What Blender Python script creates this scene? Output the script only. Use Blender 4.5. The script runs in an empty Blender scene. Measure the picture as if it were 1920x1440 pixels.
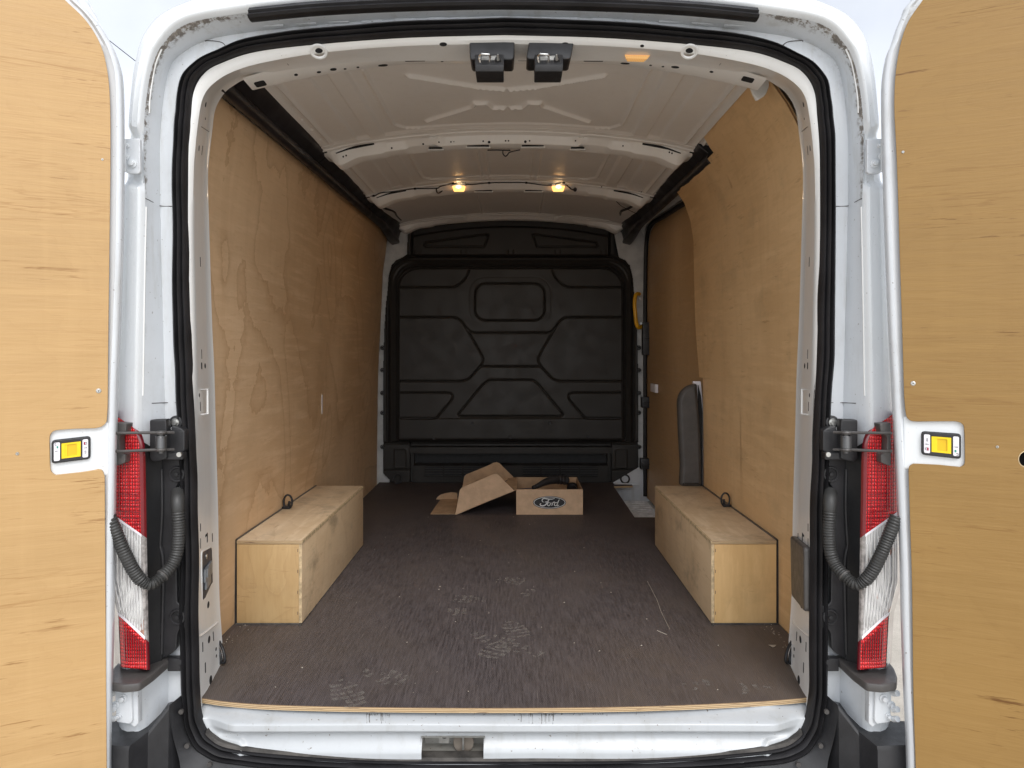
import bpy, bmesh, math, random
import numpy as np
from mathutils import Vector, Matrix
from mathutils.bvhtree import BVHTree
random.seed(7)
rng = np.random.default_rng(7)
S = bpy.context.scene
C = S.collection
R = math.radians

# ------------------------------------------------------------------ camera
CX, CY, CZ = 0.028, -1.83, 0.892           # lens position (van floor = z 0, opening plane = y 0)
F, VX, VY = 1364.0, 966.0, 656.0           # focal length and vanishing point in photo pixels
cam = bpy.data.cameras.new('camera')
camo = bpy.data.objects.new('camera', cam); C.objects.link(camo)
camo.location = (CX, CY, CZ); camo.rotation_euler = (R(90), 0, 0)
cam.sensor_width = 36; cam.lens = F/1920*36
cam.shift_x = -(VX-960)/1920; cam.shift_y = -(720-VY)/1920
cam.clip_start = 0.05; cam.clip_end = 2000
S.camera = camo
# ------------------------------------------------------------------ sky, sun, exposure
SUN_EL, SUN_AZ = R(46), R(167)             # azimuth from +Y (into the van) turning to +X
w = bpy.data.worlds.new('World'); S.world = w; w.use_nodes = True
nt = w.node_tree; nt.nodes.clear()
sky = nt.nodes.new('ShaderNodeTexSky'); sky.sky_type = 'NISHITA'; sky.sun_disc = False
sky.sun_elevation = SUN_EL; sky.sun_rotation = SUN_AZ
sky.air_density = 1.0; sky.dust_density = 1.0; sky.ozone_density = 1.0
hs = nt.nodes.new('ShaderNodeHueSaturation'); hs.inputs['Saturation'].default_value = 0.22; hs.inputs['Value'].default_value = 1.3   # cloud cover: nearly white sky
tc = nt.nodes.new('ShaderNodeTexCoord'); nz = nt.nodes.new('ShaderNodeTexNoise')
nz.inputs['Scale'].default_value = 5; nz.inputs['Detail'].default_value = 6
cr = nt.nodes.new('ShaderNodeValToRGB')
cr.color_ramp.elements[0].position = .35; cr.color_ramp.elements[0].color = (.86, .87, .9, 1)
cr.color_ramp.elements[1].position = .65; cr.color_ramp.elements[1].color = (1.06, 1.06, 1.06, 1)
mx = nt.nodes.new('ShaderNodeMix'); mx.data_type = 'RGBA'; mx.blend_type = 'MULTIPLY'; mx.inputs[0].default_value = 1
bg = nt.nodes.new('ShaderNodeBackground'); bg.inputs['Strength'].default_value = 0.15
wo = nt.nodes.new('ShaderNodeOutputWorld')
L = nt.links.new
L(sky.outputs[0], hs.inputs['Color']); L(tc.outputs['Generated'], nz.inputs['Vector']); L(nz.outputs['Fac'], cr.inputs[0])
L(hs.outputs[0], mx.inputs[6]); L(cr.outputs[0], mx.inputs[7]); L(mx.outputs[2], bg.inputs['Color']); L(bg.outputs[0], wo.inputs[0])
sd = bpy.data.lights.new('sun', 'SUN'); sd.energy = 1.1; sd.angle = R(30); sd.color = (1, .965, .92)
so = bpy.data.objects.new('sun', sd); C.objects.link(so)
dirv = Vector((math.sin(SUN_AZ)*math.cos(SUN_EL), math.cos(SUN_AZ)*math.cos(SUN_EL), math.sin(SUN_EL)))
so.rotation_euler = dirv.to_track_quat('Z', 'Y').to_euler(); so.location = dirv*20
S.view_settings.view_transform = 'Standard'; S.view_settings.look = 'None'
S.view_settings.gamma = 1; S.view_settings.use_curve_mapping = False
S.view_settings.exposure = 0.5
S.render.engine = 'CYCLES'
S.cycles.max_bounces = 12; S.cycles.diffuse_bounces = 8

# ------------------------------------------------------------------ measuring helpers
def W(px, py, Y):                           # photo pixel at a known depth -> world point
    D = Y-CY
    return Vector((CX+(px-VX)*D/F, Y, CZ-(py-VY)*D/F))
def WZ(px, py, z):                          # photo pixel at a known height -> world point
    D = (CZ-z)*F/(py-VY)
    return W(px, py, D+CY)
def ray(px, py): return Vector(((px-VX)/F, 1, -(py-VY)/F)).normalized()
CAM = Vector((CX, CY, CZ))
def crm(P, n=6):                            # smooth curve through control points, n steps per span
    P = [Vector(p) for p in P]; out = []
    for i in range(len(P)-1):
        a = P[i-1] if i else P[0]*2-P[1]; b = P[i]; c = P[i+1]; d = P[i+2] if i+2 < len(P) else P[-1]*2-P[-2]
        for k in range(n):
            t = k/n
            out.append(0.5*((2*b)+(c-a)*t+(2*a-5*b+4*c-d)*t*t+(3*b-a-3*c+d)*t**3))
    out.append(P[-1]); return out
def mir(v): return Vector((-v[0], v[1], v[2]))
def half_loop(ctrl, Y, n=6, closed=False):  # left half in pixels (bottom -> top centre), mirrored to the right
    pts = [W(c[0], c[1], c[2] if len(c) > 2 else Y) for c in ctrl]
    l = crm(pts, n); l[-1] = Vector((0, l[-1].y, l[-1].z))
    if closed: l[0] = Vector((0, l[0].y, l[0].z))
    r = [mir(p) for p in reversed(l)]
    return l+r[1:-1] if closed else l+r[1:]

# ------------------------------------------------------------------ object helpers
def link(o, parent=None):
    C.objects.link(o)
    if parent is not None: o.parent = parent
    return o
def empty(name, label, cat, group=None):
    o = bpy.data.objects.new(name, None); link(o); o['label'] = label; o['category'] = cat
    if group: o['group'] = group
    return o
def finish(me, m, smooth=35):
    if m is not None: me.materials.append(m)
    if smooth:
        me.polygons.foreach_set('use_smooth', [True]*len(me.polygons)); me.set_sharp_from_angle(angle=R(smooth))
    else: me.polygons.foreach_set('use_smooth', [False]*len(me.polygons))
    me.update()
def mesh(name, V, Fc, m, parent=None, smooth=35, recalc=True):
    me = bpy.data.meshes.new(name); me.from_pydata([tuple(v) for v in V], [], Fc); me.update()
    if recalc:
        bm = bmesh.new(); bm.from_mesh(me); bmesh.ops.recalc_face_normals(bm, faces=bm.faces); bm.to_mesh(me); bm.free()
    finish(me, m, smooth)
    return link(bpy.data.objects.new(name, me), parent)
def loft(name, rows, m, parent=None, closed=False, smooth=35, caps=False):
    n = len(rows[0]); V = [p for r in rows for p in r]; Fc = []
    for i in range(len(rows)-1):
        for j in range(n if closed else n-1):
            k = (j+1) % n
            Fc.append((i*n+j, i*n+k, (i+1)*n+k, (i+1)*n+j))
    if caps: Fc += [tuple(range(n)), tuple(range((len(rows)-1)*n, len(rows)*n))]
    return mesh(name, V, Fc, m, parent, smooth)
def lerp_rows(A, B, prof):                  # prof: (s, dY) pairs -> rows between curves A and B
    return [[a.lerp(b, s)+Vector((0, dy, 0)) for a, b in zip(A, B)] for s, dy in prof]
class MB:                                   # collects shapes into ONE mesh
    def __init__(s): s.V = []; s.F = []
    def add(s, V, Fc):
        o = len(s.V); s.V += [Vector(v) for v in V]; s.F += [tuple(i+o for i in f) for f in Fc]; return s
    def box(s, x0, x1, y0, y1, z0, z1):
        v = [(x, y, z) for x in (x0, x1) for y in (y0, y1) for z in (z0, z1)]
        return s.add(v, [(0, 1, 3, 2), (4, 6, 7, 5), (0, 4, 5, 1), (2, 3, 7, 6), (0, 2, 6, 4), (1, 5, 7, 3)])
    def tube(s, path, r, n=10, caps=True):
        path = [Vector(p) for p in path]; N = len(path)
        rr = r if isinstance(r, (list, tuple)) else [r]*N
        T = [(path[min(i+1, N-1)]-path[max(i-1, 0)]).normalized() for i in range(N)]
        up = Vector((0, 0, 1)) if abs(T[0].z) < .9 else Vector((1, 0, 0))
        u = T[0].cross(up).normalized(); V = []
        for i in range(N):
            u = (u-T[i]*u.dot(T[i])).normalized(); v = T[i].cross(u)
            V += [path[i]+(u*math.cos(a)+v*math.sin(a))*rr[i] for a in (2*math.pi*k/n for k in range(n))]
        Fc = [(i*n+k, i*n+(k+1) % n, (i+1)*n+(k+1) % n, (i+1)*n+k) for i in range(N-1) for k in range(n)]
        if caps: Fc += [tuple(range(n)), tuple(range((N-1)*n, N*n))]
        return s.add(V, Fc)
    def disc(s, c, nrm, r, h, n=16, r2=None):   # short cylinder centred on c, rising h along nrm
        nrm = Vector(nrm).normalized(); return s.tube([Vector(c), Vector(c)+nrm*h], [r, r if r2 is None else r2], n)
    def torus(s, c, nrm, Rr, r, n=20, k=6):
        nrm = Vector(nrm).normalized(); u = nrm.orthogonal().normalized(); v = nrm.cross(u); c = Vector(c)
        V = []; Fc = []
        for i in range(n):
            a = 2*math.pi*i/n; d = u*math.cos(a)+v*math.sin(a)
            for j in range(k):
                b = 2*math.pi*j/k; V.append(c+d*(Rr+r*math.cos(b))+nrm*r*math.sin(b))
        for i in range(n):
            for j in range(k): Fc.append((i*k+j, ((i+1) % n)*k+j, ((i+1) % n)*k+(j+1) % k, i*k+(j+1) % k))
        return s.add(V, Fc)
    def done(s, name, m, parent=None, smooth=35, bevel=0):
        me = bpy.data.meshes.new(name); me.from_pydata([tuple(v) for v in s.V], [], s.F); me.update()
        bm = bmesh.new(); bm.from_mesh(me); bmesh.ops.recalc_face_normals(bm, faces=bm.faces)
        if bevel:
            e = [x for x in bm.edges if len(x.link_faces) == 2 and x.calc_face_angle(0) > .5]
            bmesh.ops.bevel(bm, geom=e, offset=bevel, segments=2, affect='EDGES', profile=.6)
        bm.to_mesh(me); bm.free(); finish(me, m, smooth)
        return link(bpy.data.objects.new(name, me), parent)
def frame(o, x, y):                         # matrix: origin, u axis, v axis
    x = Vector(x).normalized(); y = Vector(y); y = (y-x*y.dot(x)).normalized(); z = x.cross(y)
    M = Matrix((x, y, z)).transposed().to_4x4(); M.translation = Vector(o); return M
def plate(name, outline, t, M, m, parent=None, holes=(), bevel=0, smooth=35):   # flat board with real holes; front face at local z=0, goes back t
    cu = bpy.data.curves.new(name, 'CURVE'); cu.dimensions = '2D'; cu.fill_mode = 'BOTH'
    for ring in [outline]+list(holes):
        sp = cu.splines.new('POLY'); sp.points.add(len(ring)-1)
        for p, q in zip(sp.points, ring): p.co = (q[0], q[1], 0, 1)
        sp.use_cyclic_u = True
    cu.extrude = max(t/2-bevel, 1e-5); cu.bevel_depth = bevel; cu.bevel_resolution = 1; cu.offset = -bevel
    ob = bpy.data.objects.new(name, cu); C.objects.link(ob)
    dg = bpy.context.evaluated_depsgraph_get()
    me = bpy.data.meshes.new_from_object(ob.evaluated_get(dg)); bpy.data.objects.remove(ob); bpy.data.curves.remove(cu)
    me.name = name; me.transform(M @ Matrix.Translation((0, 0, -t/2))); me.materials.clear()
    bm = bmesh.new(); bm.from_mesh(me); bmesh.ops.remove_doubles(bm, verts=bm.verts, dist=1e-5)
    bmesh.ops.recalc_face_normals(bm, faces=bm.faces); bm.to_mesh(me); bm.free()
    finish(me, m, smooth)
    for p in me.polygons:                   # the flat faces stay truly flat
        if p.area > 2e-5 and abs(p.normal.dot(M.to_3x3().col[2])) > .999: p.use_smooth = False
    return link(bpy.data.objects.new(name, me), parent)
def rrect(x0, y0, x1, y1, r, n=5):
    o = []
    for cx, cy, a in ((x1-r, y1-r, 0), (x0+r, y1-r, 90), (x0+r, y0+r, 180), (x1-r, y0+r, 270)):
        o += [(cx+r*math.cos(R(a+90*k/n)), cy+r*math.sin(R(a+90*k/n))) for k in range(n+1)]
    return o
def circ(cx, cy, r, n=20, ry=None): return [(cx+r*math.cos(2*math.pi*k/n), cy+(ry or r)*math.sin(2*math.pi*k/n)) for k in range(n)]
def fillet(P, r, n=4):                      # round the corners of a polygon (2D); r number or list
    out = []; N = len(P)
    for i in range(N):
        a, b, c = Vector(P[i-1]), Vector(P[i]), Vector(P[(i+1) % N]); rad = r[i] if isinstance(r, (list, tuple)) else r
        if rad <= 0: out.append(tuple(b)); continue
        u, v = (a-b), (c-b); d = min(rad, u.length*.45, v.length*.45); p, q = b+u.normalized()*d, b+v.normalized()*d
        for k in range(n+1):
            t = k/n; out.append(tuple(p*(1-t)**2+b*2*t*(1-t)+q*t*t))
    return out
def pxpoly(P, Y): return [(W(x, y, Y).x, W(x, y, Y).z) for x, y in P]
def facing(Y): return frame((0, Y, 0), (1, 0, 0), (0, 0, 1))      # plates facing the open rear
def mirror_obj(o, parent):                  # the same piece on the other side of the van
    me = o.data.copy(); me.transform(Matrix.Scale(-1, 4, (1, 0, 0))); me.flip_normals()
    c = bpy.data.objects.new(o.name, me); C.objects.link(c); c.parent = parent
    if 'label' in o: c['label'] = o['label']
    return c
def bvh(*objs):
    V = []; Fc = []
    for o in objs:
        k = len(V); V += [v.co.copy() for v in o.data.vertices]; Fc += [tuple(i+k for i in p.vertices) for p in o.data.polygons]
    return BVHTree.FromPolygons(V, Fc)
def hit(tree, px, py):
    loc, n, i, d = tree.ray_cast(CAM, ray(px, py))
    if loc is None: return None, None
    if n.dot(ray(px, py)) > 0: n = -n
    return loc, n
def seg_dist(Xg, Zg, P):                    # distance of every grid point to a polyline
    d = np.full(Xg.shape, 1e9)
    for (ax, az), (bx, bz) in zip(P[:-1], P[1:]):
        ux, uz = bx-ax, bz-az; l2 = ux*ux+uz*uz+1e-12
        t = np.clip(((Xg-ax)*ux+(Zg-az)*uz)/l2, 0, 1)
        d = np.minimum(d, np.hypot(Xg-ax-t*ux, Zg-az-t*uz))
    return d
def inside(Xg, Zg, P):
    r = np.zeros(Xg.shape, bool); n = len(P)
    for i in range(n):
        x1, z1 = P[i]; x2, z2 = P[(i+1) % n]
        c = ((z1 > Zg) != (z2 > Zg)) & (Xg < (x2-x1)*(Zg-z1)/(z2-z1+1e-12)+x1); r ^= c
    return r
def gridmesh(name, X, Y, Z, m, parent, mask=None, smooth=60):
    nj, ni = X.shape; V = np.stack([X, Y, Z], -1).reshape(-1, 3)
    idx = np.arange(nj*ni).reshape(nj, ni)
    q = np.stack([idx[:-1, :-1], idx[:-1, 1:], idx[1:, 1:], idx[1:, :-1]], -1).reshape(-1, 4)
    if mask is not None:
        mk = (mask[:-1, :-1] & mask[:-1, 1:] & mask[1:, 1:] & mask[1:, :-1]).reshape(-1); q = q[mk]
        used = np.unique(q); rm = np.full(len(V), -1); rm[used] = np.arange(len(used)); V = V[used]; q = rm[q]
    me = bpy.data.meshes.new(name)
    me.vertices.add(len(V)); me.vertices.foreach_set('co', V.astype(np.float32).ravel())
    me.loops.add(len(q)*4); me.loops.foreach_set('vertex_index', q.astype(np.int32).ravel())
    me.polygons.add(len(q)); me.polygons.foreach_set('loop_start', np.arange(0, len(q)*4, 4, dtype=np.int32))
    me.update(calc_edges=True); finish(me, m, smooth)
    return link(bpy.data.objects.new(name, me), parent)
def sm(x, a, b):
    t = np.clip((x-a)/(b-a), 0, 1); return t*t*(3-2*t)

# ------------------------------------------------------------------ materials
class NT:
    def __init__(s, name):
        s.m = bpy.data.materials.new(name); s.m.use_nodes = True; s.t = s.m.node_tree; s.b = s.t.nodes['Principled BSDF']
        s.c = s.n('TexCoord').outputs['Object']
    def n(s, k, **kw):
        o = s.t.nodes.new('ShaderNode'+k)
        for a, v in kw.items(): setattr(o, a, v)
        return o
    def set(s, inp, v):
        if isinstance(v, bpy.types.NodeSocket): s.t.links.new(v, inp)
        elif v is not None: inp.default_value = v
    def map(s, scale=(1, 1, 1), rot=(0, 0, 0), loc=(0, 0, 0), src=None):
        o = s.n('Mapping'); s.set(o.inputs[0], src or s.c); o.inputs['Scale'].default_value = scale
        o.inputs['Rotation'].default_value = [R(a) for a in rot]; o.inputs['Location'].default_value = loc; return o.outputs[0]
    def noise(s, vec, scale, detail=3, rough=.5, dist=0):
        o = s.n('TexNoise'); s.set(o.inputs['Vector'], vec); o.inputs['Scale'].default_value = scale
        o.inputs['Detail'].default_value = detail; o.inputs['Roughness'].default_value = rough; o.inputs['Distortion'].default_value = dist
        return o.outputs['Fac']
    def math(s, op, a, b=None, c=None, clamp=False):
        o = s.n('Math', operation=op, use_clamp=clamp); s.set(o.inputs[0], a); s.set(o.inputs[1], b)
        if c is not None: s.set(o.inputs[2], c)
        return o.outputs[0]
    def ramp(s, v, a, b, lo=0., hi=1.):
        o = s.n('MapRange', interpolation_type='SMOOTHSTEP'); s.set(o.inputs[0], v)
        for i, x in zip((1, 2, 3, 4), (a, b, lo, hi)): o.inputs[i].default_value = x
        return o.outputs[0]
    def mix(s, f, a, b, mode='MIX'):
        o = s.n('Mix', data_type='RGBA', blend_type=mode); s.set(o.inputs[0], f)
        for i, v in ((6, a), (7, b)): s.set(o.inputs[i], (*v, 1) if isinstance(v, tuple) and len(v) == 3 else v)
        return o.outputs[2]
    def bump(s, h, dist=.001, strength=1.):
        o = s.n('Bump'); s.set(o.inputs['Height'], h); o.inputs['Distance'].default_value = dist; o.inputs['Strength'].default_value = strength
        s.set(s.b.inputs['Normal'], o.outputs[0])
    def sep(s):
        o = s.n('SeparateXYZ'); s.set(o.inputs[0], s.c); return o.outputs
    def out(s, color=None, rough=None, metal=None, coat=None, spec=None):
        if color is not None: s.set(s.b.inputs['Base Color'], (*color, 1) if isinstance(color, tuple) and len(color) == 3 else color)
        s.set(s.b.inputs['Roughness'], rough); s.set(s.b.inputs['Metallic'], metal); s.set(s.b.inputs['Coat Weight'], coat)
        s.set(s.b.inputs['Specular IOR Level'], spec); s.b.inputs['Coat Roughness'].default_value = .08
        return s.m
def simple(name, col, rough=.5, metal=0, coat=0, var=.12, scale=12, bump=0, bscale=300, spec=.5):
    t = NT(name); n = t.noise(t.c, scale, 4, .6)
    lo = tuple(c*(1-var) for c in col); hi = tuple(min(1, c*(1+var)) for c in col)
    c = t.mix(t.ramp(n, .3, .7), lo, hi); r = t.math('ADD', t.ramp(t.noise(t.c, scale*2.3, 3), .3, .7, -.06, .06), rough)
    if bump: t.bump(t.noise(t.c, bscale, 3, .6), bump)
    return t.out(c, r, metal, coat, spec)
def paint(name, col, rough=.28, coat=.5, grime=.3, dirtcol=(.12, .085, .05), spots=.5, orange=.0004):
    t = NT(name)
    streak = t.noise(t.map((30, 30, 5)), 1, 5, .65)
    d = t.math('MULTIPLY', t.ramp(streak, .5, .78), grime)
    cl = t.math('MULTIPLY', t.ramp(t.noise(t.c, 4, 5, .7), .48, .75), grime*.7)
    sp = t.math('MULTIPLY', t.ramp(t.noise(t.c, 120, 2, .5), .715, .74), spots)
    c = t.mix(d, col, (col[0]*.72, col[1]*.69, col[2]*.63)); c = t.mix(cl, c, (col[0]*.66, col[1]*.64, col[2]*.6)); c = t.mix(sp, c, dirtcol)
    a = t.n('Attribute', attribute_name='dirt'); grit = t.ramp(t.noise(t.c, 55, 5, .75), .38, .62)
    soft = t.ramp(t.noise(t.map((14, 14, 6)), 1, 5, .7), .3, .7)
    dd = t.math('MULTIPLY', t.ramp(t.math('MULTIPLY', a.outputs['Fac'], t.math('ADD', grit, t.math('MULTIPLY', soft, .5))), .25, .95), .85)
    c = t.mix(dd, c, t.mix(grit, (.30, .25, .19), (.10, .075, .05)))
    t.bump(t.noise(t.c, 60, 2), orange)
    return t.out(c, t.math('ADD', t.math('MULTIPLY', dd, .5), t.ramp(streak, .3, .8, rough, rough+.15)), 0, coat)
def ply(name, base, mode, seed=0, contour=.5, fleck=.5, stain=0., light=1.):
    """mode 'wall': board in the YZ plane; 'door': board in the XZ plane, grain near horizontal; 'top': XY plane"""
    t = NT(name)
    mp = {'wall': ((1, .75, .55), (1, 3, 38), (8, 8, 60)), 'door': ((.9, 1, 2.6), (3, 3, 55), (7, 7, 110)), 'top': ((1.4, .7, 1), (40, 5, 5), (70, 8, 8)), 'end': ((2, 1, 1), (30, 5, 5), (60, 8, 8))}[mode]
    rot = {'wall': (0, 0, 0), 'door': (0, -7 if seed % 2 else 6, 0), 'top': (0, 0, 0), 'end': (0, 4, 0)}[mode]
    L0 = (seed*3.7, seed*1.9, seed*2.3)
    big = t.noise(t.map(mp[0], rot, L0), 2.1, 1.5, .45, .7)
    fr = t.math('FRACT', t.math('ADD', t.math('MULTIPLY', big, 9 if mode == 'wall' else 13), t.math('MULTIPLY', t.noise(t.map((1, 1, 1)), 16, 4, .65), .55)))
    edge = t.math('MULTIPLY', t.math('POWER', fr, 7), contour)                  # sharp-sided growth rings
    tone = t.ramp(t.noise(t.map(mp[0], rot, (seed, 5, 2)), 1.6, 3), .3, .7)
    g1 = t.noise(t.map(mp[1], rot, L0), 1, 5, .6); g2 = t.noise(t.map(mp[2], rot, L0), 1.4, 3, .6)
    vert = t.noise(t.map((26, 26, 1.8) if mode != 'door' else (30, 30, 2.2), (0, 0, 0), L0), 1, 4, .6)
    dk = tuple(c*k for c, k in zip(base, (.80, .74, .66))); lt = tuple(min(1, c*k) for c, k in zip(base, (1.07, 1.09, 1.13)))
    c = t.mix(tone, base, dk if mode != 'door' else tuple(c*.92 for c in base))
    c = t.mix(t.math('MULTIPLY', t.ramp(g1, .45, .7), .55), c, lt); c = t.mix(t.math('MULTIPLY', t.ramp(g2, .52, .72), .35 if mode != 'door' else .16), c, dk)
    c = t.mix(t.math('MULTIPLY', t.ramp(vert, .45, .75), .30), c, lt if mode != 'wall' else dk)
    c = t.mix(edge, c, tuple(x*k for x, k in zip(base, (.62, .52, .42))))
    if mode == 'door':                      # long wandering dark grain lines
        lg = t.noise(t.map((1.5, 1.5, 30), (0, rot[1]*1.3, 0), (seed*2, 3, seed)), 1, 4, .6, .3)
        ln = t.ramp(t.math('ABSOLUTE', t.math('SUBTRACT', lg, .57)), .022, .0)
        gate = t.ramp(t.noise(t.map((1.2, 1.2, 5), (0, 0, 0), (seed, 9, 4)), 1, 2), .46, .6)
        c = t.mix(t.math('MULTIPLY', t.math('MULTIPLY', ln, gate), .42), c, tuple(x*k for x, k in zip(base, (.62, .5, .38))))
    fl = t.noise(t.map({'door': (7, 7, 115), 'wall': (20, 9, 90), 'top': (90, 12, 9), 'end': (12, 9, 90)}[mode], rot, L0), .8, 4, .75)
    fm = t.ramp(t.noise(t.map((1, 1, 2)), 6, 2), .45, .6)
    c = t.mix(t.math('MULTIPLY', t.math('MULTIPLY', t.ramp(fl, .585, .68), fm), fleck), c, tuple(x*k for x, k in zip(base, (.42, .3, .18))))
    if stain:
        st = t.ramp(t.noise(t.map((2.5, 2.5, 3.5), (0, 0, 0), (seed, 0, 0)), 1.6, 6, .7), .5, .72)
        c = t.mix(t.math('MULTIPLY', st, stain), c, (.13, .10, .065))
    t.bump(t.math('ADD', g2, t.math('MULTIPLY', vert, .5)), .0006)
    return t.out(c, t.ramp(g1, .2, .8, .38, .55), 0, 0, .4)

M = {}
M['white'] = paint('white_body_paint', (.74, .77, .79), .2, .8, .18, spots=.25, orange=.0001)
M['jamb'] = paint('white_jamb_paint', (.67, .70, .73), .32, .35, .55)
M['inner'] = paint('white_inner_paint', (.84, .845, .83), .3, .4, .12, spots=.15)
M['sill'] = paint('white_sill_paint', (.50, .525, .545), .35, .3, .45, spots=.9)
M['roof'] = paint('grey_white_roof_paint', (.80, .78, .745), .40, .2, .10, spots=0, orange=.00002)
M['bow'] = paint('roof_bow_paint', (.82, .81, .78), .32, .3, .10, spots=0, orange=.00003)
M['rubber'] = simple('black_rubber', (.016, .0155, .017), .45, 0, 0, .3, 9, .0005, 250, spec=.35)
M['conduit'] = simple('grey_black_conduit', (.035, .035, .034), .5, 0, 0, .2, 9)
M['darksteel'] = simple('oiled_steel', (.12, .12, .12), .4, .6)
M['sealdirty'] = simple('dusty_rubber', (.055, .05, .045), .7, 0, 0, .5, 22, .001, 160)
M['plastic'] = simple('black_plastic', (.022, .022, .024), .45, 0, 0, .2, 20, .0004, 500)
M['deep'] = simple('deep_black_plastic', (.008, .008, .009), .6, 0, 0, .2, 20)
M['greyplastic'] = simple('dark_grey_plastic', (.075, .070, .067), .42, 0, 0, .12, 20, .0003, 600)
M['trim'] = simple('charcoal_trim', (.02, .018, .02), .42, 0, 0, .3, 7)
M['bulk'] = simple('bulkhead_plastic', (.034, .031, .028), .46, 0, 0, .06, 5, .0004, 450, spec=.3)
M['steel'] = simple('zinc_steel', (.55, .55, .53), .35, .9, 0, .2, 40)
M['chrome'] = simple('bright_steel', (.8, .78, .74), .2, 1, 0, .05, 40)
M['hole'] = simple('unlit_cavity', (.012, .012, .013), .9, 0, 0, .1, 20)
M['yellow'] = simple('yellow_plastic', (.86, .62, .01), .35, 0, 0, .05, 20)
M['yellowdark'] = simple('ochre_plastic', (.74, .47, .01), .4, 0, 0, .05, 20)
M['label'] = simple('white_label', (.82, .8, .84), .5, 0, 0, .03, 30)
M['ink'] = simple('black_ink', (.03, .03, .04), .6)
M['inkred'] = simple('red_ink', (.35, .03, .07), .6)
M['inkgreen'] = simple('green_ink', (.05, .28, .22), .6)
M['card'] = simple('cardboard', (.56, .38, .24), .75, 0, 0, .09, 25, .0006, 160)
M['cardin'] = simple('cardboard_inside', (.46, .31, .185), .8, 0, 0, .12, 18, .0006, 160)
M['blue'] = simple('blue_film', (.03, .035, .13), .4)
M['tread'] = simple('ribbed_aluminium', (.80, .81, .83), .45, .1, 0, .15, 30)
M['door_l'] = ply('door_plywood_left', (.50, .315, .136), 'door', 1, .08, .7)  # same ply as the walls, darkened to offset the stronger light outdoors
M['door_r'] = ply('door_plywood_right', (.305, .178, .054), 'door', 2, .10, .9)  # darker copy of the left door ply: its lesser light is in the colour
M['wall_l'] = ply('wall_plywood_left', (.72, .505, .305), 'wall', 3, .58, .25, .10)
M['wall_r'] = ply('wall_plywood_right', (.78, .53, .28), 'wall', 4, .10, .4, .15)
M['box_top'] = ply('arch_box_top_plywood', (.70, .56, .39), 'top', 5, .3, .4, .55)
M['box_side'] = ply('arch_box_side_plywood', (.72, .54, .34), 'wall', 6, .25, .4, .55)
M['box_end'] = ply('arch_box_end_plywood', (.56, .385, .19), 'end', 7, .25, .4, .15)
def ply_edge():
    t = NT('plywood_edge_layers'); z = t.sep()[2]
    wv = t.ramp(t.math('SINE', t.math('MULTIPLY', z, 2*math.pi/.0042)), -.3, .5)
    n = t.noise(t.map((25, 25, 300)), 1, 4)
    c = t.mix(wv, (.27, .17, .09), (.60, .45, .26)); c = t.mix(t.ramp(n, .55, .75), c, (.2, .13, .08))
    return t.out(c, .7)
M['edge'] = ply_edge()
M['box_end_r'] = ply('arch_box_end_plywood_right', (.74, .50, .235), 'end', 8, .15, .4, .15)  # lightened copy of the left end: light missing there is put into the colour
M['edgeplain'] = simple('plywood_edge', (.55, .42, .25), .7, 0, 0, .3, 60)
def floor_mat():
    t = NT('anti_slip_floor'); x, y, z = t.sep()
    # wire-mesh imprint: fine diamond cells
    a = t.math('SINE', t.math('MULTIPLY', t.math('ADD', x, t.math('MULTIPLY', y, .6)), 1150)); b = t.math('SINE', t.math('MULTIPLY', t.math('SUBTRACT', x, t.math('MULTIPLY', y, .6)), 1150))
    cell = t.math('MULTIPLY', t.math('ADD', a, b), .5)
    wear = t.noise(t.map((165, 10, 1), (0, 0, 4)), 1, 8, .72); fine = t.noise(t.map((420, 45, 1), (0, 0, 5)), 1, 3, .8); blot = t.noise(t.map((5, 3, 1)), 1, 6, .7)
    patch = t.noise(t.map((1.6, 1.1, 1)), 1, 5, .65)
    c = t.mix(t.ramp(wear, .32, .70), (.022, .0180, .0195), (.112, .096, .099)); c = t.mix(t.math('MULTIPLY', t.ramp(blot, .35, .7), .45), c, (.105, .089, .090))
    c = t.mix(t.math('MULTIPLY', t.ramp(fine, .5, .72), .55), c, (.13, .105, .098))
    c = t.mix(t.math('MULTIPLY', t.ramp(patch, .42, .7), .45), c, (.115, .092, .075))
    # brown dust trodden in by the tail end on the right, and along the edges
    near = t.math('MULTIPLY', t.ramp(y, .75, .1), t.ramp(x, -.15, .45)); c = t.mix(t.math('MULTIPLY', near, t.ramp(t.noise(t.c, 5, 5, .7), .25, .75, .25, .75)), c, (.125, .095, .073))
    side = t.math('MULTIPLY', t.ramp(t.math('ABSOLUTE', x), .62, .86), t.ramp(y, .62, .3)); c = t.mix(t.math('MULTIPLY', side, .4), c, (.14, .115, .088))
    lines = t.math('MULTIPLY', t.ramp(cell, .2, .9), .5); c = t.mix(lines, c, (.17, .145, .135))
    sc = t.noise(t.map((260, 5, 1), (0, 0, -12)), 1, 2, .5); c = t.mix(t.math('MULTIPLY', t.ramp(sc, .72, .76), .5), c, (.25, .21, .18))
    t.bump(t.math('ADD', cell, t.math('MULTIPLY', fine, .5)), .0002)
    return t.out(c, t.ramp(wear, .3, .7, .5, .66), 0, 0, .28)
M['floor'] = floor_mat()
M['dust'] = simple('pale_dust', (.20, .18, .165), .9, 0, 0, .25, 90)
M['crumb'] = simple('pale_crumbs', (.45, .4, .33), .9)
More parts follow.
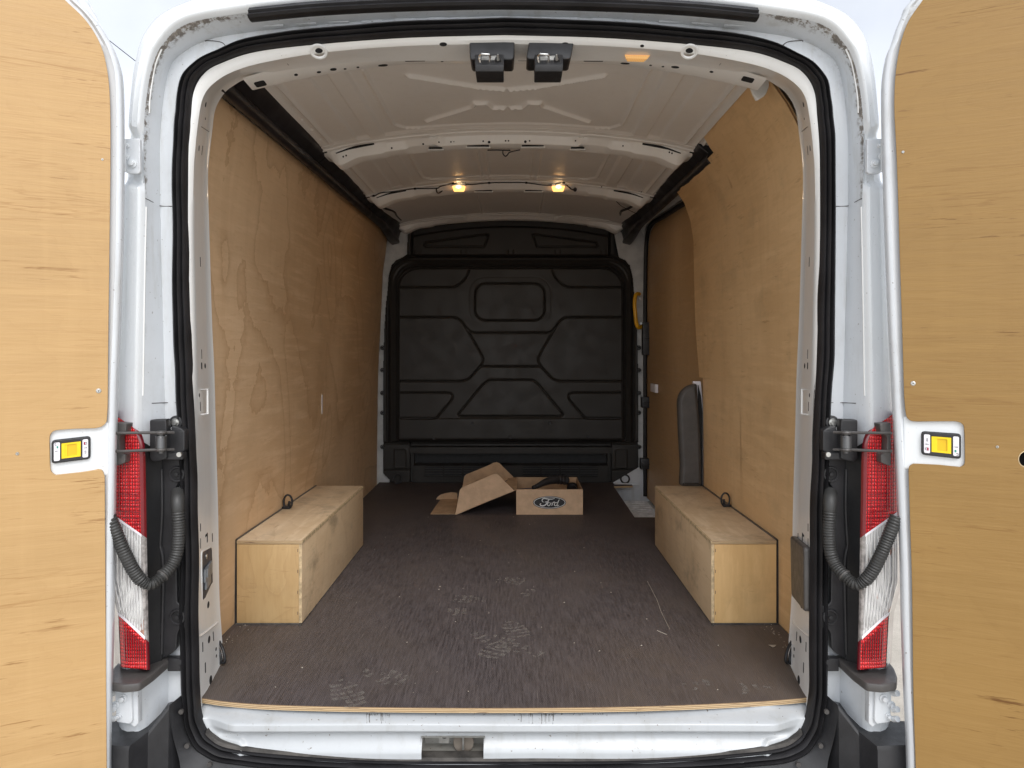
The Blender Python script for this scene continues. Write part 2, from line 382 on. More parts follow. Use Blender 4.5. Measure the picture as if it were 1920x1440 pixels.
def lens(name, col, col2, metal=0, rough=.1):
    t = NT(name); x, y, z = t.sep()
    ribs = t.math('ABSOLUTE', t.math('SINE', t.math('MULTIPLY', x, 2*math.pi/.0115))); rows = t.math('ABSOLUTE', t.math('SINE', t.math('MULTIPLY', z, 2*math.pi/.017)))
    bubbles = t.math('POWER', t.math('MULTIPLY', ribs, rows), .6)
    n = t.noise(t.map((30, 30, 12)), 1, 4, .7)
    c = t.mix(t.ramp(bubbles, .1, .8), col2, col); c = t.mix(t.math('MULTIPLY', t.ramp(n, .45, .7), .5), c, col2)
    t.bump(bubbles, .003); return t.out(c, rough, metal, 1)
M['red'] = lens('red_lens', (.85, .012, .018), (.38, .0, .006))
M['redrim'] = simple('dark_red_lens', (.16, .004, .012), .12, 0, 1)
def clear():
    t = NT('clear_lens'); x, y, z = t.sep()
    ribs = t.math('ABSOLUTE', t.math('SINE', t.math('MULTIPLY', x, 2*math.pi/.013)))
    n = t.noise(t.map((38, 38, 14)), 1, 3, .6, .5)
    c = t.mix(t.ramp(ribs, .0, .5), (.38, .37, .37), (.80, .80, .79)); c = t.mix(t.math('MULTIPLY', t.ramp(n, .54, .66), .6), c, (.3, .29, .29))
    c = t.mix(t.math('MULTIPLY', t.ramp(t.noise(t.map((30, 30, 16), (0, 0, 0), (3, 1, 7)), 1, 2), .66, .7), .8), c, (.42, .16, .08))
    t.bump(ribs, .0012); return t.out(c, .12, .2, 1)
M['clear'] = clear()
M['clearrim'] = simple('clear_rim', (.35, .33, .32), .15, .2, 1, .4, 60)
def lamp_mat(name, col, st):
    t = NT(name); s = t.math('ABSOLUTE', t.math('SINE', t.math('MULTIPLY', t.sep()[0], 700)))
    t.b.inputs['Emission Color'].default_value = (*col, 1); t.set(t.b.inputs['Emission Strength'], t.ramp(s, 0, 1, st*.6, st)); return t.out((.8, .5, .2), .2)
M['lamp'] = lamp_mat('lit_lamp_lens', (1, .45, .12), 2.0)
M['bulb'] = lamp_mat('lit_bulb', (1, .72, .38), 12)
M['rearlamp'] = lamp_mat('dim_lamp_lens', (1, .5, .16), .35)
def ground_mat():
    t = NT('concrete'); n = t.noise(t.c, 3, 8, .7); f = t.noise(t.c, 60, 5, .7)
    c = t.mix(t.ramp(n, .3, .7), (.46, .42, .36), (.58, .53, .46)); c = t.mix(t.math('MULTIPLY', t.ramp(f, .5, .75), .4), c, (.3, .27, .22))
    t.bump(f, .004); return t.out(c, .9)
M['ground'] = ground_mat()
M['cable'] = simple('cable_black', (.02, .02, .03), .6)

# ================================================================== SETTING
g = MB().add([(-400, -400, -.70), (400, -400, -.70), (400, 400, -.70), (-400, 400, -.70)], [(0, 1, 2, 3)]).done('ground', M['ground'], smooth=0); g['kind'] = 'structure'
a_, b_ = W(150, 33, 20), W(330, 174, 16)
cab = MB().tube([a_+(a_-b_)*3, a_, b_, b_+(b_-a_)*3], .011, 6).done('overhead_cable', M['cable'])
cab['label'] = 'thin dark overhead cable crossing the pale sky beside the van roof'; cab['category'] = 'cable'

VAN = empty('van', 'white high-roof panel van seen through its open rear doors, lined with plywood', 'van')
def part(name, label=None, parent=VAN):
    o = bpy.data.objects.new(name, None); link(o, parent)
    if label: o['label'] = label
    return o

# ================================================================== REAR OPENING: seal, jamb, body shell
SO = [(945, 1441), (700, 1438), (520, 1431), (425, 1421), (385, 1404), (361, 1374), (350, 1330), (346, 1250), (345, 1100), (345, 960), (344, 860), (340, 780), (335, 690), (332, 600), (331, 450), (331, 310), (334, 240), (338, 198), (345, 158), (368, 126), (413, 100), (480, 76), (600, 60), (760, 47), (945, 41)]
SI = [(945, 1418), (700, 1416), (520, 1404), (438, 1394), (404, 1379), (384, 1352), (375, 1310), (373, 1230), (372, 1100), (371, 960), (368, 860), (365, 785), (361, 695), (358, 600), (354, 450), (353, 310), (357, 240), (360, 200), (366, 163), (385, 136), (419, 117), (482, 97), (600, 83), (765, 71), (945, 66)]
so_, si_ = half_loop(SO, .004, 6, True), half_loop(SI, .004, 6, True)
prof = [(-.04, .0), (-.05, -.016), (.03, -.026), (.18, -.031), (.27, -.024), (.33, -.017), (.40, -.027), (.52, -.034), (.63, -.029), (.68, -.016), (.74, -.024), (.85, -.027), (.98, -.02), (1.03, 0)]
rows = [[a.lerp(b, s)+Vector((0, dy, 0)) for a, b in zip(so_, si_)] for s, dy in prof]
for r_ in rows:                             # rubber is never perfectly even
    for i, p in enumerate(r_): p.y += .0012*math.sin(i*.9)+.0008*math.sin(i*.37+1); p.x += .0008*math.sin(p.z*23)
loft('door_seal', rows, M['rubber'], VAN, closed=True, smooth=60)
# dusty inner lip along the bottom of the seal
bi = [i for i, p in enumerate(si_) if p.z < -.06]
idx = sorted(bi, key=lambda i: si_[i].x)
loft('seal_lip', [[si_[i]+Vector((0, -.024, .000)) for i in idx], [si_[i]+Vector((0, -.018, .006)) for i in idx], [si_[i]+Vector((0, .012, .007)) for i in idx]], M['sealdirty'], VAN)

J0 = [(345, 1750), (346, 1330), (345, 1100), (344, 860), (335, 690), (331, 450), (331, 310), (334, 240), (345, 158), (368, 126), (413, 100), (480, 76), (600, 60), (760, 47), (945, 41)]
J1 = [(316, 1750), (316, 1330), (314, 1100), (311, 860), (308, 690), (302, 450), (300, 310), (303, 220), (317, 132), (344, 98), (394, 74), (470, 60), (600, 46), (760, 35), (945, 30)]
J2 = [(272, 1750), (272, 1330), (268, 1100), (265, 860), (267, 690), (272, 400), (269, 310), (271, 215), (283, 133), (304, 84), (352, 44), (460, 24), (600, 8), (760, -4), (945, -10)]
J3 = [(250, 1750), (250, 1330), (248, 1100), (247, 860), (249, 690), (253, 400), (254, 310), (256, 215), (268, 128), (290, 74), (338, 28), (450, 4), (600, -12), (760, -24), (945, -30)]
J4 = [(216, 1750), (214, 1330), (213, 1100), (206, 860), (208, 690), (219, 400), (228, 310), (238, 215), (247, 125), (268, 52), (322, 8), (445, -34), (600, -60), (760, -80), (945, -90)]
j0, j1, j2, j3, j4 = [half_loop(c, y, 8) for c, y in ((J0, .004), (J1, .010), (J2, -.055), (J3, -.068), (J4, -.035))]
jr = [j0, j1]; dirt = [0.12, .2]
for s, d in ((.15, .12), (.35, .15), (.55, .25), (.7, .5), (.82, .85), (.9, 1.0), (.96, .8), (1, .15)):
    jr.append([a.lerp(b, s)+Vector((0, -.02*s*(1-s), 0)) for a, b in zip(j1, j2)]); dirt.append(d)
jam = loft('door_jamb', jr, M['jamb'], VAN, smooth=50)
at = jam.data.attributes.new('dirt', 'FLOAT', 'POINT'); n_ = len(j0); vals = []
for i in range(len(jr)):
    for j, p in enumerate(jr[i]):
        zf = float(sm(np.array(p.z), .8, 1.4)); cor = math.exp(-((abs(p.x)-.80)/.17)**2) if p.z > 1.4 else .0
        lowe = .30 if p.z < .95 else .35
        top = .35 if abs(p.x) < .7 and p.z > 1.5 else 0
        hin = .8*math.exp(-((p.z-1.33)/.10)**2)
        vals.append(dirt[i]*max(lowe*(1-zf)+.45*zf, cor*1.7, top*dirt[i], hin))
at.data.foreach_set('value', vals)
# body skin behind the flange, round the corner and forwards
def hinge_dent(p):                          # pad pressed in around each upper hinge
    return .016*float(sm(np.array(p.z), 1.285, 1.305)*(1-sm(np.array(p.z), 1.415, 1.435)))
skin = [j2]+[[a.lerp(b, s)+Vector((0, -.006*math.sin(math.pi*s)+hinge_dent(a)*min(1, s*3), 0)) for a, b in zip(j2, j3)] for s in (.1, .3, .5, .75, 1)]
for s, dy in ((.2, -.010), (.45, -.012), (.65, -.006), (.82, .004), (.93, .012), (1, .024)):
    skin.append([a.lerp(b, s)+Vector((0, dy+hinge_dent(a), 0)) for a, b in zip(j3, j4)])
for y, kx, kz in ((.06, 1.012, 1.012), (.2, 1.03, 1.025), (.6, 1.06, 1.04), (1.5, 1.075, 1.05), (3.2, 1.075, 1.05), (4.2, 1.06, 1.04)):
    skin.append([Vector((p.x*kx, y, p.z*kz if p.z > 0 else p.z)) for p in j4])
skn = loft('body_shell', skin, M['white'], VAN, smooth=40)
# front end and underside close the body
fr_ = skin[-1]; mesh('cab_front', [p for p in fr_]+[Vector((0, 4.2, -.4))], [tuple(range(len(fr_)))], M['white'], VAN, 0)
MB().box(-.93, .93, .05, 4.2, -.40, -.34).done('underbody', M['plastic'], VAN, 0)
# embossed rectangles along the top of the jamb
tr = bvh(jam)
for k in range(15):
    px = 512+k*61.8; yc = 47-15*(1-((px-945)/440)**2)
    c_, n_v = hit(tr, px, yc+3)
    if c_: plate('pressed_panel', rrect(-.027, -.0055, .027, .0055, .004), .004, frame(c_+n_v*.0022, (1, 0, -.035*(px-945)/440*1.3), n_v.cross(Vector((1, 0, 0)))*(-1 if n_v.cross(Vector((1, 0, 0))).z < 0 else 1)), M['jamb'], VAN, bevel=.0012)
# raised sealant bead and seams on the jamb
for sgn in (1, -1):
    ptsb = [(c[0]+3, c[1], -.05) for c in J2 if 100 < c[1] < 240]
    b1 = crm([Vector(hit(tr, x, y)[0]) for x, y in ((303, 92), (292, 120), (286, 150), (281, 185), (280, 212)) if hit(tr, x, y)[0]], 6)
    b2 = crm([Vector(hit(tr, x, y)[0]) for x, y in ((274, 388), (272, 480), (270, 600), (268, 742)) if hit(tr, x, y)[0]], 6)
    for b_1 in (b1, b2):
        b_1 = [Vector((p.x*sgn, p.y, p.z)) for p in b_1]
        MB().tube(b_1, .0022, 6).done('sealant_bead', M['inner'], VAN)
    for seam in (((273, 372), (285, 378), (300, 386), (330, 387)), ((263, 752), (285, 756), (312, 755), (338, 755)), ((386, 78), (387, 76), (414, 79), (424, 87))):
        q = [hit(tr, x, y)[0] for x, y in seam]; q = [p+Vector((0, -.0008, 0)) for p in q if p]
        if len(q) > 1: MB().tube([Vector((p.x*sgn, p.y, p.z)) for p in crm(q, 4)], .0011, 5).done('panel_seam', M['greyplastic'], VAN)
# rubber drip strip above the opening
ts = [Vector((x, -.075, CZ-(y-VY)*(CY*-1-.075)/F)) for x, y in ((-.61, 31), (-.45, 19), (-.25, 11), (0, 7), (.25, 11), (.45, 19), (.61, 31))]
cs = crm(ts, 8)
pr = [(0, .012), (-.012, .016), (-.016, .010), (-.020, .006), (-.016, .001), (-.024, -.006), (-.018, -.011), (-.004, -.013), (.01, -.010)]
loft('drip_strip', [[p+Vector((0, a, b)) for a, b in pr] for p in cs], M['rubber'], VAN, closed=True, smooth=30, caps=True)

# ================================================================== INNER FRAME: pillars and header
P1 = [(373, 1335), (373, 1230), (371, 1100), (371, 960), (369, 800), (367, 700), (365, 600), (362, 450), (363, 330), (366, 280), (372, 225), (381, 182), (402, 155), (440, 133), (500, 116), (610, 98), (765, 86), (945, 82)]
P0 = [(373, 1335), (371, 1230), (370, 1100), (369, 960), (366, 800), (360, 695), (357, 600), (353, 450), (353, 330), (354, 275), (358, 220), (364, 170), (385, 136), (419, 117), (482, 97), (600, 83), (765, 71), (945, 66)]
P2 = [(390, 1300, .07), (412, 1252, .22), (406, 1120, .24), (403.5, 960, .25), (399, 800, .25), (396.5, 700, .25), (392, 600, .25), (387.5, 450, .25), (384.5, 340, .25), (386, 300, .25), (392, 246, .24), (398, 202, .22), (413, 173, .20), (432, 156, .17), (465, 140, .13), (545, 124, .10), (690, 110, .10), (945, 108, .10)]
NP = 6
p0 = half_loop(P0, .0, NP); p1 = half_loop(P1, .016, NP)
pin = [W(c[0], c[1], c[2]) for c in P2]; l_ = crm(pin, NP); l_[-1].x = 0; p2 = l_+[mir(p) for p in reversed(l_)][1:]
rowsP = [p0, [a.lerp(b, .6)+Vector((0, -.004, 0)) for a, b in zip(p0, p1)], p1]+[[a.lerp(b, s) for a, b in zip(p1, p2)] for s in (.12, .4, .7, 1)]
# fold back at the inner edge
rowsP.append([p+Vector((0, .02, 0)) for p in p2])
frm = loft('inner_frame', rowsP, M['inner'], VAN, smooth=28)
frt = bvh(frm)
def add_cut(px, py, wm, hm, kind='o', both=True):    # punched hole; sizes in metres on the surface
    c, n = hit(frt, px, py)
    if c is None: return
    for sgn in ((1, -1) if both else (1,)):
        c2 = Vector((c.x*sgn, c.y, c.z)); n2 = Vector((n.x*sgn, n.y, n.z))
        up = Vector((0, 0, 1)) if abs(n2.z) < .8 else Vector((0, 1, 0))
        v = (up-n2*up.dot(n2)).normalized(); u = v.cross(n2)
        if kind == 'o': ring = circ(0, 0, wm/2, 16, hm/2)
        else: ring = rrect(-wm/2, -hm/2, wm/2, hm/2, min(wm, hm)*.25, 2)
        plate('punched_hole', ring, .0016, frame(c2+n2*.0006, u, v), M['hole'], VAN)
for a in ((385.5, 196, .022, .013), (385, 222.7, .010, .006), (373, 278, .016, .015), (384.5, 686, .020, .014), (373.5, 741, .012, .010), (390.5, 1134, .026, .017), (392, 1199, .026, .018), (405, 1217, .014, .009), (405.5, 1230, .012, .008), (395, 1275, .026, .023)): add_cut(*a)
for a in ((379, 282, .006, .026), (375.5, 491, .006, .026), (378, 664, .005, .025), (378, 686, .014, .018), (375.5, 762, .006, .024), (376, 989, .006, .02), (376, 1019, .005, .026), (398, 1008, .007, .024), (387, 1003, .030, .006), (388.5, 1010, .010, .020), (400, 1193, .007, .025), (380, 1213, .007, .025), (385, 1252, .007, .027)): add_cut(*a, 's')
add_cut(598, 95, .019, .014); add_cut(831, 83, .019, .012); add_cut(1204, 86, .010, .008, 'o', False)
# opening for the tail-lamp wiring in the left pillar
cL = [hit(frt, x, y) for x, y in ((378, 1036), (396, 1026), (400, 1104), (380, 1126))]
cc = sum((p for p, n in cL), Vector())/4; nn = cL[0][1]
U_ = (cL[1][0]-cL[0][0]); U_.z = 0; U_.normalize(); MxC = frame(cc+nn*.0008, U_, (0, 0, 1))
if (MxC.to_3x3() @ Vector((0, 0, 1))).dot(nn) < 0: MxC = frame(cc+nn*.0008, -U_, (0, 0, 1))
iv = MxC.inverted(); lc = [(iv @ p).xy for p, n in cL]
wo1 = fillet([tuple(p) for p in lc], .012); k0 = Vector((sum(p[0] for p in lc)/4, sum(p[1] for p in lc)/4))
wo2 = [tuple(k0+(Vector(p)-k0)*Vector((1, 1)).length/math.sqrt(2)*1.07) for p in wo1]
plate('wiring_opening', wo1, .0016, MxC, simple('blue_grey_cavity', (.035, .045, .065), .5), VAN)
plate('opening_rim', wo2, .003, MxC, M['inner'], VAN, [wo1], .0008)
# dark box behind the pillar sheets so that the holes look into a closed section
for sgn in (1, -1):
    a, b = [Vector((p.x*sgn, p.y, p.z)) for p in (W(366, 1300, .03), W(400, 1250, .235))]
    zs = (-.02, .4, .8, 1.2, 1.5, 1.6); o_ = []
    rowsB = []
    for z in zs:
        px_in = {-.02: (.80, .835), .4: (.802, .855), .8: (.804, .862), 1.2: (.812, .868), 1.5: (.812, .868), 1.6: (.78, .84)}[z]
        rowsB.append([Vector((sgn*(px_in[0]+.045), .02, z)), Vector((sgn*(px_in[1]+.04), .25, z))])
    loft('pillar_cavity', rowsB, M['hole'], VAN)
cn = part('lamp_connector')
c0, n0 = cc, nn
Mc3 = MxC.to_3x3()
def on(u_, v_, w_): return MxC @ Vector((u_, v_, w_))
def obox(u0, u1, v0, v1, w0, w1): return [on(u, v, w_) for u in (u0, u1) for v in (v0, v1) for w_ in (w0, w1)], [(0, 1, 3, 2), (4, 6, 7, 5), (0, 4, 5, 1), (2, 3, 7, 6), (0, 2, 6, 4), (1, 5, 7, 3)]
MB().add(*obox(-.055, .035, -.012, .022, .0, .006)).add(*obox(-.04, .02, -.035, -.012, .0, .005)).add(*obox(-.05, -.02, .0, .022, .006, .010)).done('connector', simple('grey_connector', (.20, .21, .22), .4), cn, bevel=.0015)
MB().disc(on(-.02, .048, 0), nn, .007, .002, 12).done('rivet', M['steel'], cn)
# pressed seam across each pillar and the upper joint
for sgn in (1, -1):
    for seam, r_, mt in ((((371, 1193), (376, 1192), (392, 1180), (408, 1167)), .0035, 'inner'), (((355, 231), (363, 232), (378, 238), (392, 247)), .0009, 'greyplastic')):
        q = [hit(frt, x, y)[0] for x, y in seam]; q = [p for p in q if p]
        if len(q) > 1: MB().tube([Vector((p.x*sgn, p.y, p.z)) for p in crm(q, 4)], r_, 6).done('pillar_seam', M[mt], VAN)
    q = [hit(frt, x, y) for x, y in ((372.5, 729), (382, 731), (382, 778), (372.5, 778))]
    if all(p[0] for p in q):
        c = sum((p[0] for p in q), Vector())/4; n = q[0][1]; n = Vector((n.x*sgn, n.y, n.z)); c = Vector((c.x*sgn, c.y, c.z))
        MB().tube([c+Vector((sgn*a*.17, a*.9, b)) for a, b in ((-.03, -.033), (-.03, .033), (.03, .033), (.03, -.033), (-.03, -.033))], .003, 6).done('pressed_rim', M['inner'], VAN)
# dimples pressed around the two header bolts
for px in (597.5, 1292.5):
    c, n = hit(frt, px, 97)
    if c: MB().torus(c-n*.001, n, .019, .004, 24, 6).done('pressed_dimple', M['inner'], VAN)
# seams on the header
for s_ in (((517, 90), (528, 104), (541, 122)), ((1373, 90), (1362, 104), (1349, 122))):
    q = [hit(frt, x, y)[0] for x, y in s_]; q = [p for p in q if p]
    if len(q) > 1: MB().tube(q, .0009, 5).done('header_seam', M['greyplastic'], VAN)
# rear facet of the header box
H1 = [(455, 146), (500, 133), (545, 124), (610, 114), (690, 110), (765, 109), (855, 108.5), (945, 108)]
H2 = [(476, 169), (522, 158), (560, 150), (606, 141), (690, 128), (764, 119.5), (855, 119), (945, 119)]
def open_half(P, Y, n=6):
    l = crm([W(x, y, Y) for x, y in P], n); l[-1].x = 0; return l+[mir(p) for p in reversed(l)][1:]
h1, h2 = open_half(H1, .121), open_half(H2, .20)
hf = loft('header_rear_face', [h1, [a.lerp(b, .12)+Vector((0, .0, -.003)) for a, b in zip(h1, h2)], [a.lerp(b, .85)+Vector((0, 0, -.004)) for a, b in zip(h1, h2)], h2, [p+Vector((0, .012, .012)) for p in h2], [p+Vector((0, .02, .06)) for p in h2]], M['bow'], VAN, smooth=30)
hft = bvh(hf)
def surf_hole(tree, px, py, wpx, hpx, kind='o', name='hole', parent=VAN, lift=.0012, mat=None, D=None):
    c, n = hit(tree, px, py)
    if c is None: return
    D_ = c.y-CY; u = Vector((1, 0, 0)); u = (u-n*u.dot(n)).normalized(); v = n.cross(u)
    fz = max(.12, abs(v.z)+abs(v.y)*abs(c.z-CZ)/D_); a = wpx*D_/F; b = hpx*D_/F/fz
    ring = circ(0, 0, a/2, 16, b/2) if kind == 'o' else rrect(-a/2, -b/2, a/2, b/2, min(a, b)*.2, 3)
    plate(name, ring, .002, frame(c+n*lift, u, v), mat or M['hole'], parent)
for a in ((555, 140, 7, 3.5), (598, 135, 8, 3), (625, 130, 12, 4), (647, 129, 5, 2), (671, 126, 5, 2), (718, 122.5, 18, 6), (829, 115, 5, 2), (1172, 118.5, 17, 6), (1220, 122, 5, 2.2), (1243, 124.5, 5, 2), (1266, 125.5, 15, 4), (1334, 134.5, 7, 3)): surf_hole(hft, *a)
for a in ((778, 113.5, 37, 6), (869, 112, 24, 4.5), (1113, 112, 37, 6), (983, 111.5, 24, 4.5), (488, 157, 20, 9), (1402, 149, 22, 8)): surf_hole(hft, *a, 's')
# hooked bracket torn out at the right end of the header
q = pxpoly([(1398, 150), (1420, 138), (1441, 140), (1443, 160), (1436, 178), (1419, 189), (1412, 176), (1408, 164)], .27)
plate('header_bracket', fillet(q, .008), .012, facing(.27), M['bow'], VAN, bevel=.003)

# ================================================================== SILL
xs = np.linspace(-.81, .81, 430); zs = np.linspace(-.160, -.0135, 96); X, Z = np.meshgrid(xs, zs)
def zpx(y): return CZ-(y-VY)*1.82/F
xe = 1-sm(np.abs(X), .66, .755)
grow = sm(Z, zpx(1385), zpx(1379))*(1-sm(Z, zpx(1366), zpx(1359)))
notch = ((X > -.155) & (X < -.03))
zl, zh = zpx(1381), zpx(1362)
Yf = .004-.036*sm(Z, zl, zh)*xe-.020*(1-sm(Z, zpx(1412), zpx(1382)))+.052*sm(Z, zpx(1352), zpx(1334))
bx = sm(X, -.171, -.165)*(1-sm(X, -.045, -.038)); Yf = Yf-.014*bx*sm(Z, zpx(1396), zpx(1388))*(1-sm(Z, zpx(1366), zpx(1360)))*0
cl = seg_dist(np.abs(X), Z, [(.66, zpx(1440)), (.655, zpx(1400)), (.665, zpx(1392)), (.715, zpx(1386)), (.745, zpx(1372)), (.76, zpx(1350)), (.765, zpx(1322))]); Yf = Yf-.005*np.exp(-(cl/.007)**2)
Yf += .0012*np.sin(X*9+1)*np.sin(Z*40)
pk = (X > CX+(792-VX)*1.83/F) & (X < CX+(907-VX)*1.83/F) & (Z < zpx(1387)) & (Z > zpx(1424))
slop = inside(X, Z, [(a.lerp(b, .55).x, a.lerp(b, .55).z) for a, b in zip(so_, si_)])
lowm = slop | ((Z > -.15) & (np.abs(X) < .60))
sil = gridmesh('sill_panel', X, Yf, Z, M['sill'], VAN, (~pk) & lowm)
# striker pocket
pp = part('striker_pocket')
x0, x1, z0, z1 = W(792, 0, 0).x, W(907, 0, 0).x, zpx(1424), zpx(1387)
mb = MB(); mb.add([(x0-.003, -.006, z0-.003), (x1+.003, -.006, z0-.003), (x1+.003, -.006, z1+.003), (x0-.003, -.006, z1+.003), (x0-.003, .07, z0-.003), (x1+.003, .07, z0-.003), (x1+.003, .07, z1+.003), (x0-.003, .07, z1+.003)], [(0, 1, 5, 4), (1, 2, 6, 5), (2, 3, 7, 6), (3, 0, 4, 7), (4, 5, 6, 7)])
mb.done('pocket_box', paint('grimy_pocket', (.42, .41, .38), .6, 0, 1, spots=1), pp, 0)
MB().box(W(823, 0, .03).x, W(842, 0, .03).x, .028, .032, z0+.02, z1).done('bracket', M['steel'], pp, 0)
MB().torus((W(833, 0, .02).x, .024, z1-.006), (0, 1, 0), .0075, .0022, 16, 6).done('eyelet', M['plastic'], pp)
MB().disc((W(869, 0, .03).x, .045, z0+.018), (0, -1, .2), .026, .012, 20).done('striker_base', simple('dirty_steel', (.2, .17, .14), .6, .5), pp)
MB().tube([(W(869, 0, .03).x, .03, z0+.006), (W(869, 0, .03).x, .018, z0+.010), (W(869, 0, .03).x, .018, z1-.008), (W(869, 0, .03).x, .03, z1-.004)], .003, 8).done('striker_bar', M['steel'], pp)
# rubbed scratches below the floor edge
sc = MB(); srt = bvh(sil)
for k in range(70):
    px = random.choice([random.gauss(1015, 28), random.gauss(710, 16), random.uniform(880, 1200), random.gauss(1030, 60)]); y0 = 1337+random.random()*3; L_ = random.choice([2, 3, 4, 14, 18]) if abs(px-1000) < 40 or abs(px-710) < 25 else random.uniform(1, 3)
    a, n = hit(srt, px, y0); b, n2 = hit(srt, px+random.uniform(-1, 1), y0+L_)
    if a and b: sc.tube([a+n*.0002, b+n2*.0002], .0007*random.uniform(.5, 1.3), 4)
o = sc.done('scuff_marks', simple('scuff', (.16, .15, .14), .8), sil, 0); o['kind'] = 'stuff'

# ================================================================== BUMPER, STEP, LOWER CORNERS
for sgn in (1, -1):
    T_ = part('bumper_corner')
    def q3(l): return [Vector((p.x*sgn, p.y, p.z)) for p in l]
    # moulding: inner sloping wall and outer block
    top = [(346, 1316), (331, 1315), (318, 1321), (279, 1371), (243, 1399), (170, 1390)]
    A = q3([W(346, 1316, -.005), W(331, 1315, -.03), W(318, 1322, -.05), W(279, 1371, -.075), W(243, 1399, -.13), W(170, 1396, -.13)])
    B = [p+Vector((0, -.01, -.30)) for p in A]
    Bk = q3([W(346, 1316, .03), W(331, 1312, .03), W(316, 1316, .03), W(272, 1352, -.02), W(215, 1352, -.03), W(170, 1352, -.03)])
    loft('bumper_moulding', [Bk, A, [a.lerp(b, .02)+Vector((0, -.004, -.004)) for a, b in zip(A, B)], B], M['plastic'], T_, smooth=25)
    F1 = crm(q3([W(344, 1300, -.010), W(347, 1350, -.012), W(362, 1392, -.014), W(395, 1420, -.015), W(470, 1436, -.016), W(600, 1448, -.016), W(945, 1452, -.016)]), 6)
    F2 = crm(q3([W(318, 1322, -.05), W(322, 1370, -.05), W(335, 1420, -.045), W(350, 1470, -.05), W(420, 1520, -.05), W(600, 1540, -.05), W(945, 1545, -.05)]), 6)
    loft('step_cover', [F1, F2], M['plastic'], T_, smooth=40)
    for x, y in ((341, 1333), (352, 1397), (394, 1432)):
        c = W(x, y, -.03); c.x *= sgn; MB().disc(c, (0, -1, 0), .006, .006, 12).done('screw', M['greyplastic'], T_)
    # ledge under the tail lamp (top at z .12)
    ld = [(205, 1268), (206, 1280), (232, 1284), (262, 1281), (290, 1261), (324, 1231), (352, 1231), (352, 1224), (316, 1224), (285, 1238), (225, 1238), (212, 1252)]
    pol = [(WZ(x, y, .12).x*sgn, WZ(x, y, .12).y) for x, y in ld]
    if sgn < 0: pol = pol[::-1]
    plate('lamp_ledge', fillet(pol, .008), .020, frame((0, 0, .12), (1, 0, 0), (0, 1, 0)), M['greyplastic'], T_, bevel=.004)
    c = W(338, 1240, -.02); c.x *= sgn; MB().disc(c, (0, -1, 0), .007, .006, 12).done('screw', M['plastic'], T_)
    c0_ = W(336, 1240, 0); MB().box(*sorted((c0_.x*sgn-.02, c0_.x*sgn+.016)), -.022, 0, c0_.z-.016, c0_.z+.016).done('ledge_tab', M['plastic'], T_, bevel=.003)
    # black channel cover behind the lamp
    pan = [(262, 815), (300, 858), (350, 862), (350, 902), (335, 904), (329, 915), (326, 935), (326, 1050), (331, 1060), (332, 1128), (337, 1134), (350, 1136), (350, 1178), (336, 1180), (332, 1190), (331, 1215), (322, 1226), (300, 1238), (262, 1250)]
    pol = [(x*sgn, z) for x, z in pxpoly(pan, -.018)]
    if sgn < 0: pol = pol[::-1]
    plate('channel_cover', fillet(pol, .006), .02, facing(-.018), M['plastic'], T_, bevel=.003)
    g_ = [[(304, 846, -.021), (304, 1050, -.021), (304, 1244, -.021)], [(284, 838, -.042), (284, 1050, -.042), (284, 1246, -.042)], [(264, 826, -.066), (264, 1050, -.066), (264, 1250, -.066)]]
    loft('channel_gutter', [q3([W(*p) for p in r_]) for r_ in g_], M['deep'], T_)
    for a in (((296, 862), (297, 1000), (306, 1060), (303, 1226)), ((303, 880), (304, 960), (299, 1040))):
        MB().tube([Vector((p.x*sgn, p.y, p.z)) for p in crm([W(x, y, -.022) for x, y in a], 6)], .004, 8).done('channel_rib', M['plastic'], T_)
    for x, y in ((332, 889), (333, 1157)):
        c = W(x, y, -.02); c.x *= sgn
        MB().torus(c, (0, -1, 0), .017, .0035, 24, 6).done('bolt_recess', M['plastic'], T_)
        MB().disc(c, (0, -1, 0), .0135, .001, 20).done('recess_floor', M['deep'], T_); MB().disc(c, (0, -1, 0), .005, .005, 6).done('bolt', M['plastic'], T_)

bm_ = MB(); PRB = [(-.005, -.165), (-.02, -.185), (-.20, -.195), (-.235, -.21), (-.25, -.26), (-.245, -.42), (-.05, -.44)]
loft('bumper_step', [[Vector((x, y+.10*sm(abs(x), .7, 1.02), z)) for y, z in PRB] for x in np.linspace(-.97, .97, 40)], M['plastic'], VAN, smooth=30)
